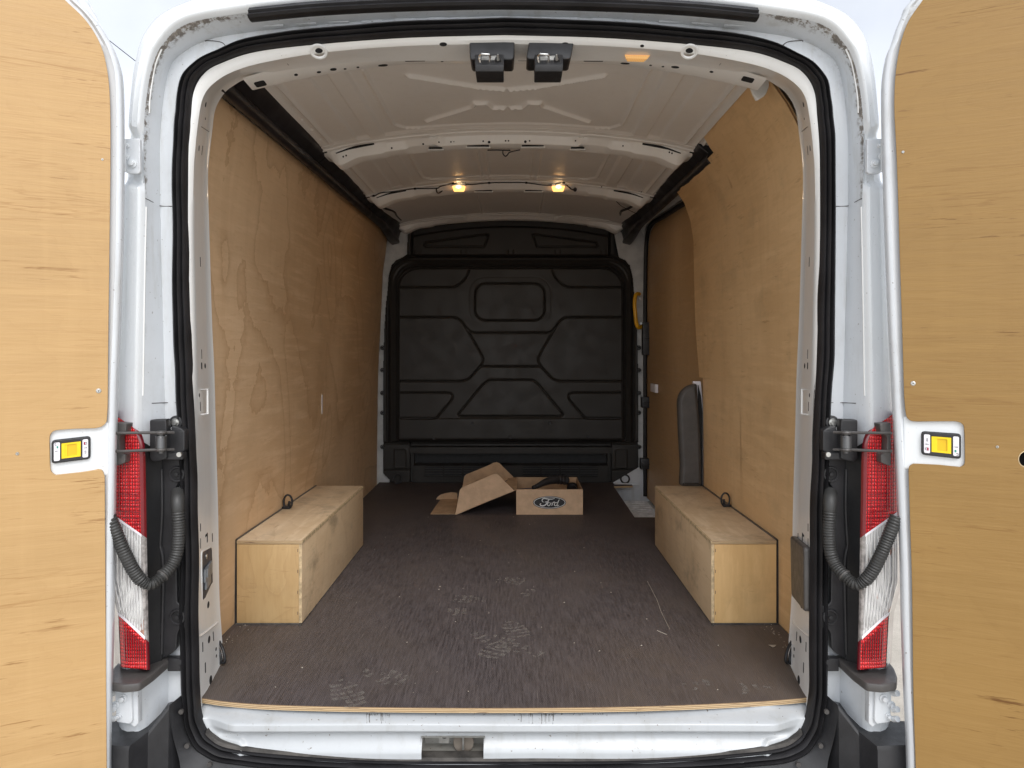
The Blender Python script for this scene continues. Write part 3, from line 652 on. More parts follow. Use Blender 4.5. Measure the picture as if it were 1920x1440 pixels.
# ================================================================== TAIL LAMPS
def lamp_side(sgn):
    T_ = part('tail_lamp')
    def px(o, Y): return [(x*sgn, z) for x, z in pxpoly(o, Y)]
    Yl = -.102
    right = crm([Vector((x, y, 0)) for x, y in ((212, 762), (232, 776), (252, 795), (266, 815), (272, 845), (274, 930), (276, 1050), (278, 1160), (281, 1250))], 6)
    right = [(p.x, p.y) for p in right]
    def xr(y):
        for (x1, y1), (x2, y2) in zip(right[:-1], right[1:]):
            if y1 <= y <= y2: return x1+(x2-x1)*(y-y1)/(y2-y1+1e-9)
        return right[-1][0] if y > 1200 else right[0][0]
    def xl(y): return 205 if y < 1090 else 205+(y-1090)*.26 if y < 1160 else 223+(y-1160)*.05
    def surf(s, y, lift=0):                 # s 0 outer .. 1 inner edge; bulging lens
        x = xl(y)+(xr(y)-xl(y))*s
        dep = Yl+.010*max(0, (.35-s)/.35)**2-.0*s+.010*max(0, (s-.85)/.15)**2-lift
        p = W(x, y, dep); p.x *= sgn; return p
    def patch(name, top, bot, m, s0=0., s1=1., lift=0, ny=26, ns=12):
        rows_ = []
        for i in range(ny+1):
            r_ = []
            for k in range(ns+1):
                s = s0+(s1-s0)*k/ns; yt, yb = top(s), bot(s); r_.append(surf(s, yt+(yb-yt)*i/ny, lift))
            rows_.append(r_)
        return loft(name, rows_, M[m], T_, smooth=60)
    tp = lambda s: 772+ (46*max(0, s-.1)**1.6)
    dg = lambda s: 962+49*s; dg2 = lambda s: 1150+53*s
    bt = lambda s: 1251+5*s
    patch('red_lens', tp, lambda s: dg(s)-2, 'red', 0, .84, .004, 40); patch('lens_rim', tp, lambda s: dg(s)-2, 'redrim', .84, 1, .004, 40, 4)
    patch('clear_lens', lambda s: dg(s)+2, lambda s: dg2(s)-2, 'clear', 0, .84, .004, 30); patch('clear_rim', lambda s: dg(s)-2, lambda s: dg2(s)+1, 'clearrim', .84, 1, .004, 30, 4)
    patch('red_lens', lambda s: dg2(s)+3, bt, 'red', 0, .88, .004, 14); patch('lens_rim', lambda s: dg2(s)+1, bt, 'redrim', .88, 1, .004, 14, 4)
    patch('divider', lambda s: dg2(s)-3, lambda s: dg2(s)+4, 'label', 0, .86, .0055, 2)
    patch('divider', lambda s: dg(s)-2.5, lambda s: dg(s)+2.5, 'label', 0, .86, .0048, 2)
    # housing behind the lenses, with depth
    prof_ = [(xl(y), y) for y in range(1251, 765, -20)]+right
    A = [surf(0, y) for y in range(1254, 770, -12)]+[surf(s/8, tp(s/8)) for s in range(9)]+[surf(1, y) for y in range(820, 1256, 12)]+[surf(s/8, bt(s/8)) for s in range(8, -1, -1)]
    loft('lamp_housing', [[p+Vector((0, -.003, 0)) for p in A], [Vector((CX+(p.x-CX)*1.03, -.05, CZ+(p.z-CZ)*1.015)) if p.y < -.05 else p for p in A], [Vector((CX+(p.x-CX)*1.075, .01, CZ+(p.z-CZ)*1.04)) for p in A]], M['redrim'], T_, smooth=40)
    # embossed reflector cells that catch the light
    rb = MB()
    for y in range(925, 1000, 11):
        q_ = [surf(s, y+s*3, .006) for s in np.linspace(.25, .8, 7) if y < dg(s)-8]
        if len(q_) > 1: rb.tube(q_, .0008, 5)
    for s in np.linspace(.1, .8, 9):
        q_ = [surf(s, y, .0055) for y in np.arange(max(830, tp(s)+25), dg(s)-6, 16)]
        if len(q_) > 1: rb.tube(q_, .0007, 5)
    rb.done('reflector_ribs', M['redrim'], T_)
    rc = MB()
    for s in np.linspace(.12, .8, 8):
        q_ = [surf(s, y, .006) for y in np.linspace(dg(s)+18, dg2(s)-12, 12)]; rc.tube(q_, .0016, 6)
    rc.done('clear_ribs', simple('clear_ridge', (.75, .75, .75), .08, .4, 1), T_)
    r2 = MB()
    for s in np.linspace(.15, .8, 9):
        r2.tube([surf(s, y, .0055) for y in np.linspace(dg2(s)+14, 1238, 5)], .0013, 5)
    r2.done('reflector_ribs', M['redrim'], T_)
    return T_
lamp_side(1); lamp_side(-1)
# dark red tip of the lamp behind the jamb corner
for sgn in (1, -1):
    pol = [(x*sgn, z) for x, z in pxpoly([(244, 786), (280, 790), (292, 806), (292, 860), (268, 860)], -.055)]
    if sgn < 0: pol = pol[::-1]
    plate('lamp_back_shell', fillet(pol, .006), .03, facing(-.03), M['redrim'], VAN, bevel=.003)

# ================================================================== DOOR CHECKS, HOSES, HINGES
def sidept(sgn):
    def f(x, y, Y):
        p = W(x, y, Y); p.x *= sgn; return p
    return f
for sgn in (1, -1):
    q = sidept(sgn); T_ = part('door_check')
    dy = -2 if sgn > 0 else -6
    pol = [(x*sgn, z) for x, z in pxpoly([(281, 789), (283, 787), (312, 786), (313, 800), (313, 860), (300, 864), (288, 866), (281, 860)], -.06)]
    if sgn < 0: pol = pol[::-1]
    plate('check_plate', fillet(pol, .004), .025, facing(-.062), M['plastic'], T_, bevel=.003)
    pol = [(x*sgn, z) for x, z in pxpoly([(321, 798), (338, 802), (346, 808), (346, 845), (336, 852), (322, 855), (313, 850), (311, 812), (320, 808)], -.045)]
    if sgn < 0: pol = pol[::-1]
    plate('pivot_bracket', fillet(pol, .004), .03, facing(-.045), M['plastic'], T_, bevel=.003)
    pol = [(x*sgn, z) for x, z in pxpoly([(301, 847), (344, 848), (344, 862), (301, 862)], -.05)]
    if sgn < 0: pol = pol[::-1]
    plate('lower_bracket', fillet(pol, .004), .025, facing(-.055), M['plastic'], T_, bevel=.003)
    c = q(333, 791, -.012); MB().disc(c, (0, -1, 0), .0165, .012, 24).done('bolt_ear', M['plastic'], T_, bevel=.002)
    MB().disc(c+Vector((0, -.012, 0)), (0, -1, 0), .010, .003, 20).disc(c+Vector((0, -.014, 0)), (0, -1, 0), .007, .006, 6).done('bolt', M['steel'], T_)
    c = q(337, 852, -.06); MB().disc(c, (0, -1, 0), .006, .005, 12).done('bolt', M['steel'], T_)
    pa = q(302, 812, -.085); pb = q(302, 845, -.085)
    MB().disc(pa+Vector((0, 0, .006)), (0, 0, -1), .0065, (pa-pb).z+.012, 14).done('pivot_pin', M['darksteel'], T_)
    sp = MB()
    N = 150; sp.tube([pa.lerp(pb, .15+.7*i/N)+Vector((math.cos(i*.6)*.0115, math.sin(i*.6)*.0115, 0)) for i in range(N+1)], .0016, 5)
    sp.done('coil_spring', M['darksteel'], T_)
    for (y1, y2) in ((811, 812), (843, 846)):
        MB().tube(crm([q(326, y1, -.06), q(312, y1, -.075), q(298, y1, -.088), q(232, y2, -.135), q(215, y2, -.15)], 4), .0035, 8).done('check_rod', M['greyplastic'], T_)
        MB().torus(q(302, y1, -.085), (0, 0, 1), .010, .004, 16, 6).done('rod_eye', M['greyplastic'], T_)
    pol = [(x*sgn, z) for x, z in pxpoly([(212, 793), (233, 795), (231, 815), (221, 817), (219, 825), (220, 848), (231, 853), (230, 869), (220, 873), (212, 875)], -.14)]
    if sgn < 0: pol = pol[::-1]
    plate('door_bracket', fillet(pol, .003), .03, facing(-.13), M['greyplastic'], T_, bevel=.002)
    # corrugated cable conduit
    H = part('cable_conduit')
    path = [q(x, y, Y) for x, y, Y in ((333, 922, -.02), (333, 940, -.045), (334, 965, -.05), (335, 1000, -.05), (332, 1035, -.055), (322, 1060, -.065), (306, 1078, -.085), (285, 1095, -.11), (270, 1092, -.12), (254, 1075, -.13), (238, 1046, -.14), (224, 1014, -.145), (212, 985, -.15), (205, 968, -.15))]
    cp = crm(path, 26); lens_ = [0]
    for a, b in zip(cp[:-1], cp[1:]): lens_.append(lens_[-1]+(b-a).length)
    rr = []
    for i, s in enumerate(lens_):
        t_ = s/lens_[-1]
        if t_ < .12: rr.append(.0165-.02*abs(t_-.06))
        elif .50 < t_ < .62: rr.append(.0125+.0016*math.sin(s/.0062*2*math.pi))
        else: rr.append(.0128+.0024*math.copysign(abs(math.sin(s/.0066*math.pi))**.6, 1))
    MB().tube(cp, rr, 16).done('corrugated_tube', M['conduit'], H, 60)
    k = min(range(len(lens_)), key=lambda i: abs(lens_[i]/lens_[-1]-.49))
    MB().torus(cp[k], cp[k+1]-cp[k-1], .0145, .0022, 20, 6).done('tube_collar', M['greyplastic'], H)
    # upper hinge plate on the body
    Hn = part('door_hinge'); pol = [(x*sgn, z) for x, z in pxpoly([(229, 266), (233, 260), (262, 259), (263, 322), (259, 326), (238, 325), (229, 316)], -.086)]
    if sgn < 0: pol = pol[::-1]
    plate('hinge_leaf', fillet(pol, .004), .012, facing(-.086), M['jamb'], Hn, bevel=.002)
    for x, y, r_ in ((239, 273, .0065), (236, 294, .009), (249, 307, .0105)):
        c = q(x, y, -.086); MB().disc(c, (0, -1, 0), r_, .003, 20).disc(c+Vector((0, -.003, 0)), (0, -1, 0), r_*.62, .006, 6).done('hinge_bolt', M['white'], Hn, bevel=.0008)
    MB().tube([q(231, 262, -.095), q(231, 322, -.095)], .007, 12).done('hinge_knuckle', M['white'], Hn)
    # lower hinge
    Hn = part('door_hinge'); pol = [(x*sgn, z) for x, z in pxpoly([(215, 1288), (246, 1288), (248, 1352), (243, 1358), (218, 1354)], -.108)]
    if sgn < 0: pol = pol[::-1]
    plate('hinge_leaf', fillet(pol, .004), .012, facing(-.108), M['jamb'], Hn, bevel=.002)
    pol = [(x*sgn, z) for x, z in pxpoly([(246, 1288), (258, 1288), (259, 1357), (252, 1364), (244, 1358)], -.10)]
    if sgn < 0: pol = pol[::-1]
    plate('hinge_web', pol, .02, facing(-.10), M['jamb'], Hn, bevel=.002)
    for x, y, r_ in ((231, 1309, .0105), (217, 1321, .009), (223, 1342, .007)):
        c = q(x, y, -.108); MB().disc(c, (0, -1, 0), r_, .003, 20).disc(c+Vector((0, -.003, 0)), (0, -1, 0), r_*.62, .007, 6).done('hinge_bolt', M['jamb'], Hn, bevel=.0008)
    for z_ in (1300, 1330, 1348): MB().tube([q(213, z_, -.115), q(204, z_, -.13)], .007, 10).done('hinge_arm', M['jamb'], Hn)

# ================================================================== REAR DOORS
TH = R(26)
def door(sgn, plyO, frO, bez, screws, m, hole=None, dtilt=0):
    T_ = part('rear_door', ('left' if sgn < 0 else 'right')+' rear door folded open, inner face lined with plywood')
    D0 = 1.66; x0 = CX+((207 if sgn < 0 else 1682)-VX)/F*D0
    O = Vector((x0, D0+CY, 0)); u = Vector((sgn*math.cos(TH), -math.sin(TH), 0)); n = Vector((-sgn*math.sin(TH), -math.cos(TH), 0))   # n faces the viewer
    def uv(px, py, off=0):                  # pixel -> door coordinates (u outwards, z)
        d = ray(px, py); P = O+n*off; t = (P-CAM).dot(n)/d.dot(n); p = CAM+d*t; return ((p-P).dot(u), p.z)
    Mx = frame(O, u, (0, 0, 1)) if sgn > 0 else None
    def mat(off):                           # plates front face outwards to the viewer
        f = frame(O+n*off, u*(1 if sgn < 0 else 1), (0, 0, 1))
        return f
    # local z of frame(u, z) = u x z ; make it point to the viewer by flipping u when needed
    flip = -1 if Vector(u).cross(Vector((0, 0, 1))).dot(n) < 0 else 1
    def PL(name, ring, t, off, mt, holes=(), bevel=0, parent=T_):
        rg = [(a*flip, b) for a, b in ring]; hl = [[(a*flip, b) for a, b in h] for h in holes]
        return plate(name, rg, t, frame(O+n*off, u*flip, (0, 0, 1)), mt, parent, hl, bevel)
    far = .74; top_z = 1.74; bot_z = -.32
    ring = [uv(*p) for p in plyO]; zt = min(top_z, ring[0][1]+.12)
    ring = [(far, zt), (ring[0][0]+.14, zt), (ring[0][0]+.045, ring[0][1]+.055)]+ring+[(ring[-1][0], bot_z), (far, bot_z)]
    holes = []
    if hole: holes.append([uv(*p) for p in circ(hole[0], hole[1], hole[2], 28)])
    lin = PL('plywood_lining', ring, .009, .0, m, holes, .0008)
    if hole:
        hc = [uv(*p) for p in circ(hole[0], hole[1], hole[2]*1.3, 28)]; PL('hole_shadow', hc, .004, -.030, M['hole'])
        h_ = [uv(*p) for p in circ(hole[0], hole[1], hole[2]-.2, 28)]; h2_ = [uv(*p) for p in circ(hole[0], hole[1], hole[2]-1.6, 28)]
        PL('hole_edge', h_, .0088, -.0002, M['edgeplain'], [h2_])
    # metal frame: lip beside the lining, then round to the shut face
    fo = [uv(*p) for p in frO]
    def V3(a, off): return O+u*a[0]+Vector((0, 0, a[1]))+n*off
    # inner rail lies just under the lining
    base = [(far, zt+.05)]+[(a[0]+.10, a[1]+.09) for a in fo[:1]]+fo+[(fo[-1][0], bot_z-.03)]
    inn = [(far, zt-.06)]+[(a[0]+.13, a[1]+.0) for a in fo[:1]]+[(a[0]+.11, a[1]) for a in fo]+[(fo[-1][0]+.11, bot_z-.03)]
    # dense resample
    def dens(P): return [(p.x, p.y) for p in crm([Vector((a, b, 0)) for a, b in P], 8)]
    bo, ino = dens(base), dens(inn)
    prof_ = [(1, -.012), (.45, -.012), (.17, -.012), (.12, -.006), (.07, -.007), (.02, -.010), (0, -.018), (-.02, -.035), (-.01, -.05)]
    loft('door_frame', [[V3((b[0]+(i[0]-b[0])*s, b[1]+(i[1]-b[1])*s), off) for b, i in zip(bo, ino)] for s, off in prof_], M['jamb'], T_, smooth=50)
    # shut face steps out to the outer skin
    skx = [(min(a[0]+.0, 9)-.075 if a[1] < 1.60 else a[0]-.075, a[1]+(.05 if a[1] > 1.5 else 0)) for a in bo]
    sk_top = 1.68
    skin_ = []
    for b in bo:
        s_ = .066; nrmx = s_; zz = b[1]+.15*float(sm(np.array(b[1]), 1.1, 1.5))
        skin_.append((b[0]+nrmx, zz))
    loft('door_shut_face', [[V3(b, -.048) for b in bo], [V3((b[0]+.004, b[1]), -.052) for b in bo], [V3((b[0]+(k[0]-b[0])*.35, b[1]+(k[1]-b[1])*.35), -.055) for b, k in zip(bo, skin_)], [V3((b[0]+(k[0]-b[0])*.5, b[1]+(k[1]-b[1])*.5), -.062) for b, k in zip(bo, skin_)], [V3((b[0]+(k[0]-b[0])*.9, b[1]+(k[1]-b[1])*.9), -.060) for b, k in zip(bo, skin_)], [V3(k, -.066) for k in skin_], [V3(k, -.078) for k in skin_]], M['jamb'], T_, smooth=40)
    skr = [(k[0], k[1]) for k in skin_]+[(far+.03, bot_z-.03), (far+.03, skin_[0][1])]
    PL('door_skin', skr, .006, -.077, M['white'])
    # pressed metal pad seen through the notch
    b = [uv(*p) for p in bez['pad']]; PL('release_pad', b, .012, -.008, M['white'], (), .004)
    H = part('door_release', None, T_)
    B0 = [uv(*p) for p in bez['black']]
    def bil(s, t): (ax, ay), (bx_, by), (cx, cy), (dx, dy_) = B0; return (ax*(1-s)*(1-t)+bx_*s*(1-t)+cx*s*t+dx*(1-s)*t, ay*(1-s)*(1-t)+by*s*(1-t)+cy*s*t+dy_*(1-s)*t)
    def quad(s0, t0, s1, t1, r=.003): return fillet([bil(s0, t0), bil(s1, t0), bil(s1, t1), bil(s0, t1)], r)
    ywin = (.25, .16, .76, .84)
    PL('bezel', quad(0, 0, 1, 1, .007), .008, .0, M['plastic'], [quad(*ywin, .001)], .001, H)
    PL('bezel_step', quad(-.02, -.03, 1.02, 1.03, .008), .004, -.006, M['plastic'], (), 0, H)
    PL('catch', quad(*ywin, .001), .002, .0005, M['yellow'], [quad(.34, .24, .66, .76, .002)], 0, H)
    PL('catch_well', quad(.33, .22, .67, .78, .002), .002, -.0018, M['yellowdark'], (), 0, H)
    PL('catch_lip', quad(.34, .24, .40, .76, .001), .001, -.0006, M['yellow'], (), 0, H)
    PL('label_strip', quad(.05, .09, .21, .91, .003), .001, .0012, M['label'], (), 0, H); PL('label_strip', quad(.81, .09, .96, .91, .003), .001, .0012, M['label'], (), 0, H)
    up = (lambda v: v) if True else None
    # icons: open padlock + arrow on the outer strip, locked padlock + arrow + door sign on the inner one
    ou = (.05, .21) if sgn < 0 else (.81, .96); iu = (.81, .96) if sgn < 0 else (.05, .21)
    ox, ix = sum(ou)/2, sum(iu)/2; off = .0019
    def ICO(name, ring, mt): PL(name, ring, .0006, off, M[mt], (), 0, H)
    tv = (lambda t: t) if sgn < 0 else (lambda t: 1-t)
    def Q(x, t, w_, h_): a, b = sorted((tv(t-h_/2), tv(t+h_/2))); return quad(x-w_/2, a, x+w_/2, b, 0)
    ICO('icon_arrow', Q(ox, .53, .09, .018), 'ink'); ICO('icon_arrow', [bil(ox-.045*(1 if sgn < 0 else -1), tv(.53)), bil(ox-.02*(1 if sgn < 0 else -1), tv(.50)), bil(ox-.02*(1 if sgn < 0 else -1), tv(.56))], 'ink')
    ICO('icon_padlock', Q(ox+.015*(-sgn), .70, .045, .10), 'inkgreen'); ICO('icon_shackle', Q(ox-.03*(-sgn), .80, .05, .02), 'ink'); ICO('icon_shackle', Q(ox-.052*(-sgn), .84, .012, .09), 'ink'); ICO('icon_shackle', Q(ox-.03*(-sgn), .885, .04, .016), 'ink')
    ICO('icon_arrow', Q(ix, .52, .09, .018), 'ink'); ICO('icon_arrow', [bil(ix+.045*(1 if sgn < 0 else -1), tv(.52)), bil(ix+.02*(1 if sgn < 0 else -1), tv(.49)), bil(ix+.02*(1 if sgn < 0 else -1), tv(.55))], 'ink')
    ICO('icon_padlock', Q(ix-.02*(-sgn), .73, .045, .13), 'inkred'); ICO('icon_shackle', Q(ix+.02*(-sgn), .68, .035, .014), 'ink'); ICO('icon_shackle', Q(ix+.02*(-sgn), .78, .035, .014), 'ink'); ICO('icon_shackle', Q(ix+.038*(-sgn), .73, .012, .10), 'ink')
    ICO('icon_doors', Q(ix, .27, .045, .012), 'ink'); ICO('icon_doors', Q(ix+.018, .32, .01, .10), 'ink'); ICO('icon_doors', Q(ix-.012, .34, .01, .07), 'ink'); ICO('icon_doors', Q(ix+.003, .385, .04, .012), 'ink')
    for x, y, r_ in screws:
        a = uv(x, y); c = V3(a, .0); D_ = c.y-CY
        s_ = MB().disc(c, n, r_*D_/F, .0012, 18, r_*.7*D_/F).done('screw', M['steel'], T_)
        MB().disc(c+n*.0012, n, r_*.28*D_/F, .0003, 6).done('screw_recess', M['plastic'], s_)
    return T_
def sm2(P, k=5): return [(p.x, p.y) for p in crm([Vector((a, b, 0)) for a, b in P], k)]
lply = sm2([(122, 0), (160, 37), (187, 80), (200, 125), (206, 185), (207, 300), (205, 480), (203, 640), (202, 760)])+sm2([(201, 778), (199, 792), (190, 800), (178, 803)], 3)+[(140, 804), (112, 806)]+sm2([(104, 807), (97, 811), (93, 820), (93, 845), (94, 875), (97, 886), (104, 891)], 3)+[(150, 886), (176, 882)]+sm2([(184, 880), (191, 882), (195, 890), (196.5, 905), (197, 1000), (198, 1150), (199, 1300), (200, 1440)])
lfr = [(147, 0), (170, 22), (187, 43), (204, 70), (214, 90), (222, 113), (227, 134), (229.5, 165), (230.5, 220), (230.5, 330), (229, 450), (224, 600), (219, 720), (217, 800), (215.5, 870), (214, 960), (212, 1060), (211, 1180), (208, 1300), (205, 1440)]
lb = {'pad': fillet([(85, 796), (206, 792), (206, 893), (85, 898)], 6), 'black': [(97.5, 827), (168, 819), (168, 860), (97.5, 869)][::-1]}
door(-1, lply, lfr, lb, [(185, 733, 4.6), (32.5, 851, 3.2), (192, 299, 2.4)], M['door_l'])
rply = sm2([(1730, 0), (1703, 40), (1689, 80), (1681, 123), (1677.5, 160), (1677, 210), (1680, 270), (1683.5, 360), (1687, 480), (1691, 600), (1695, 740)])+sm2([(1697, 765), (1700, 782), (1708, 789), (1720, 790.5)], 3)+[(1760, 790), (1792, 790)]+sm2([(1800, 792), (1806, 797), (1808, 806), (1809, 835), (1809, 866), (1806, 873), (1800, 876)], 3)+[(1760, 872), (1722, 870)]+sm2([(1712, 870), (1706, 874), (1703.5, 883), (1704, 900), (1707, 1000), (1710, 1100), (1712.5, 1300), (1717, 1440)])
rfr = [(1705, 0), (1692, 22), (1680, 50), (1672, 75), (1663, 97), (1658.5, 118), (1655, 145), (1654, 175), (1654.5, 230), (1657, 330), (1661, 450), (1667, 600), (1673, 720), (1677, 800), (1681, 870), (1685, 960), (1689.5, 1060), (1692, 1180), (1696, 1300), (1702, 1440)]
rb_ = {'pad': fillet([(1694, 781), (1818, 781), (1818, 885), (1694, 881)], 6), 'black': [(1729, 810), (1801, 815), (1801, 860), (1729, 852)][::-1]}
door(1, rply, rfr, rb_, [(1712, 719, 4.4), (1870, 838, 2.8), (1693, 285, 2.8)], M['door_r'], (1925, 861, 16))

# ================================================================== FLOOR AND LININGS
fe = [(379, 1309), (430, 1316), (520, 1322), (700, 1326), (950, 1327.5), (1200, 1324.5), (1400, 1316.5), (1500, 1309), (1530, 1304)]
edge = [WZ(x, y, 0) for x, y in fe]; ec = crm(edge, 6)
out = [(p.x, p.y) for p in ec]+[(.803, .10), (.838, .27), (.886, .30), (.886, 1.52), (.893, 2.038), (.664, 2.045), (.672, 2.93), (.80, 2.95), (.80, 3.08), (-.887, 3.08), (-.887, .30), (-.838, .27), (-.803, .10)]
out = [(x, y) for x, y in out]
fl = plate('floor_board', out, .0125, frame((0, 0, 0), (1, 0, 0), (0, 1, 0)), M['floor'], VAN)
fl.data.materials.append(M['edge'])
for p in fl.data.polygons:
    if abs(p.normal.z) < .5: p.material_index = 1
# dusty boot prints
dm = MB()
def boot(px, py, ang, L_=.27, partial=(0, 1), dens_=1.):
    c = WZ(px, py, 0); ca, sa = math.cos(ang), math.sin(ang); b = MB()
    for i in range(9):
        t_ = i/8
        if not partial[0] <= t_ <= partial[1]: continue
        wd = .042*(1 if t_ > .45 else .78)*math.sin(math.pi*min(1, max(.12, t_*.9+.08)))**.4
        if .38 < t_ < .5: continue
        for sx in (-1, -.33, .33, 1):
            if random.random() > .8*dens_: continue
            x = sx*wd*.75; y = (t_-.5)*L_+.006*abs(sx); w_ = wd*.26*random.uniform(.6, 1.1); h_ = .0085*random.uniform(.5, 1.1); k = .35*sx*random.uniform(.5, 1)
            ring = [(x-w_, y-h_-k*w_), (x-w_*.2, y-h_*1.2), (x+w_, y-h_+k*w_), (x+w_*.9, y+h_+k*w_), (x, y+h_*.9), (x-w_, y+h_-k*w_)]
            b.add([(c.x+a*ca-bb*sa, c.y+a*sa+bb*ca, .0006) for a, bb in ring], [tuple(range(6))])
    o = b.done('dusty_boot_print', M['dust'], fl, 0); return o
def dustmat():
    t = NT('thin_dust'); n = t.noise(t.c, 70, 3, .6); t.set(t.b.inputs['Alpha'], t.ramp(n, .3, .65, .08, .48)); return t.out((.26, .235, .21), .9)
M['dust'] = dustmat()
boot(950, 1208, .9, .25); boot(922, 1225, -.5, .22, (.3, 1)); boot(973, 1188, .3, .2, (.35, 1)); boot(980, 1091, 1.2, .18, (.4, 1)); boot(882, 1124, 1.4, .2, (.2, .8)); boot(885, 1148, 1.5, .2, (.5, .9), .8); boot(742, 1273, 1.1, .2, (.3, 1)); boot(655, 1307, .5, .2, (.2, 1)); boot(1002, 1112, 1.5, .16, (.4, .8), .7); boot(1375, 1290, 1.4, .25, (.1, 1), .6)
cb = MB()
for k in range(110):
    if k < 55: x, y = random.uniform(-.65, .65), random.uniform(.05, 2.2)
    elif k < 90: x, y = .86-abs(random.gauss(0, .02)), random.uniform(.32, .55)
    else: x, y = -.86+abs(random.gauss(0, .02)), random.uniform(.34, .55)
    s_ = random.uniform(.0010, .0028) if k > 12 else .0035; a = random.random()*6
    cb.add([(x+s_*math.cos(a+j*1.57)*random.uniform(.5, 1.3), y+s_*math.sin(a+j*1.57), .0005) for j in range(4)]+[(x, y, .0008+s_*.4)], [(0, 1, 4), (1, 2, 4), (2, 3, 4), (3, 0, 4), (0, 1, 2, 3)])
cb.tube([WZ(1214, 1090, .001), WZ(1232, 1125, .001), WZ(1240, 1148, .001), WZ(1256, 1180, .001)], .0007, 4).tube([WZ(1232, 1182, .001), WZ(1250, 1190, .001)], .0011, 4)
cb.add([WZ(x, y, .003) for x, y in ((1440, 1209), (1452, 1213), (1456, 1209), (1449, 1214))], [(0, 1, 2), (0, 3, 1)])
o = cb.done('swept_crumbs', M['crumb'], None, 0); o['kind'] = 'stuff'; o['label'] = 'pale crumbs and wood chips scattered over the dark van floor'; o['category'] = 'crumbs'

# side linings: bowed boards that follow the body side
XL = [(0, .887), (.5, .882), (.8, .877), (1.1, .872), (1.38, .866), (1.52, .846), (1.645, .826)]
XR = [(0, .887), (.5, .885), (.8, .880), (1.13, .875), (1.40, .869), (1.513, .850), (1.58, .822), (1.705, .735)]
def xat(T, z): return float(np.interp(z, [a for a, b in T], [b for a, b in T]))
def wall(name, sgn, T, zz, y0, y1, m, thick=.009, topf=None, hole=None):
    ys = np.linspace(y0, y1, 40); n = len(zz); rows_ = []
    for t in (0, 1):
        for z in (zz if t == 0 else reversed(zz)):
            rows_.append([Vector((sgn*(xat(T, z)+thick*t-(.016*float(sm(np.array(z), .7, 1.3))*max(0, y-.4)/2.6 if sgn < 0 else 0)), y, (z if z < zz[-1] else (topf(y) if topf else z)))) for y in ys])
    rows_.append(rows_[0]); return loft(name, rows_, m, VAN, smooth=40)
zl_ = [0.001, .15, .3, .5, .7, .9, 1.1, 1.25, 1.4, 1.52, 1.62]
wl = wall('plywood_lining', -1, XL, zl_, .262, 2.98, M['wall_l'], topf=lambda y: 1.625+.012*y); wl['label'] = 'left wall lining'
wr = wall('plywood_lining', 1, XR, [0.001, .15, .3, .5, .7, .9, 1.1, 1.25, 1.4, 1.45, 1.513, 1.55, 1.6, 1.66, 1.712], .262, .93, M['wall_r'])
wr['label'] = 'right wall lining behind the sliding door'
zz = [0.765, .8, .9, 1.0, 1.13, 1.25, 1.4, 1.5, 1.58, 1.64]      # forward tongue of the right lining, its edge wavers
rows_ = []
for t in (0, 1):
    for z in (zz if t == 0 else zz[::-1]):
        yend = 1.575+.03*math.sin((z-.8)*3.6)-.03*float(sm(np.array(z), 1.0, .77))
        rows_.append([Vector((xat(XR, z)+.009*t, y, z)) for y in np.linspace(.9302, yend, 12)])
rows_.append(rows_[0]); loft('plywood_lining_edge', rows_, M['wall_r'], VAN, smooth=40)
rows_ = [[Vector((xat(XR, z)+.009*t, y, z)) for y in np.linspace(.9302, 1.475, 8)] for t, z in ((0, .001), (0, .3), (0, .7648), (1, .7648), (1, .3), (1, .001), (0, .001))]
loft('plywood_lining_edge', rows_, M['wall_r'], VAN, smooth=40)
# steel side behind the lining
for sgn in (1, -1):
    loft('inner_side_panel', [[Vector((sgn*x, y, z)) for z, x in ((-.05, .93), (.8, .93), (1.4, .90), (1.62, .87), (1.75, .83))] for y in (.03, 1.5 if sgn > 0 else 3.1)], M['roof'], VAN)
# slot and pad in the left lining
for px, py in ((603, 758),):
    t_ = bvh(wl); c, n = hit(t_, px, py)
    plate('lashing_slot', rrect(-.012, -.052, .012, .052, .0115), .002, frame(c+Vector((.0016, 0, 0)), (0, 1, 0), (0, 0, 1)), M['edgeplain'], wl)
    plate('slot_gap', rrect(-.008, -.046, .008, .046, .0075), .002, frame(c+Vector((.0026, 0, 0)), (0, 1, 0), (0, 0, 1)), M['label'], wl)

# ================================================================== ROOF
CRN = .13
def roofz(x): return 1.78-CRN*x*x
xs = np.linspace(-.86, .86, 430); ys = np.linspace(.14, 3.06, 520); X, Y = np.meshgrid(xs, ys)
Z = 1.78-CRN*X*X
Zb = 0*Z
AX = np.abs(X)
def ridge(d, w_, h_): return 1.6*h_*np.exp(-(d/w_)**2)
inb1 = sm(Y, .30, .40)*(1-sm(Y, 1.02, 1.08)); inb2 = sm(Y, 1.26, 1.32)*(1-sm(Y, 1.90, 1.96)); inb3 = sm(Y, 2.15, 2.2)*(1-sm(Y, 2.88, 2.93))
for inb in (inb1, inb2):
    Zb -= inb*.010*(sm(AX, .485, .495)*(1-sm(AX, .545, .552))+sm(AX, .60, .608)*0)     # raised channels between the swages
    Zb -= inb*.007*sm(AX, .596, .606)
    Zb -= inb*(ridge(AX-.70, .006, .006)+ridge(AX-.735, .006, .007)+ridge(AX-.765, .005, .005))
for inb, y0, y1 in ((inb1, .40, 1.02), (inb2, 1.34, 1.87)):                             # big pressed centre panel
    P = [(-.44, y0), (-.437, y1-.07), (-.40, y1-.015), (-.34, y1), (.34, y1), (.40, y1-.015), (.437, y1-.07), (.44, y0)]
    ins = inside(X, Y, P)
    Zb -= ridge(seg_dist(X, Y, P), .006, .005)*1.0
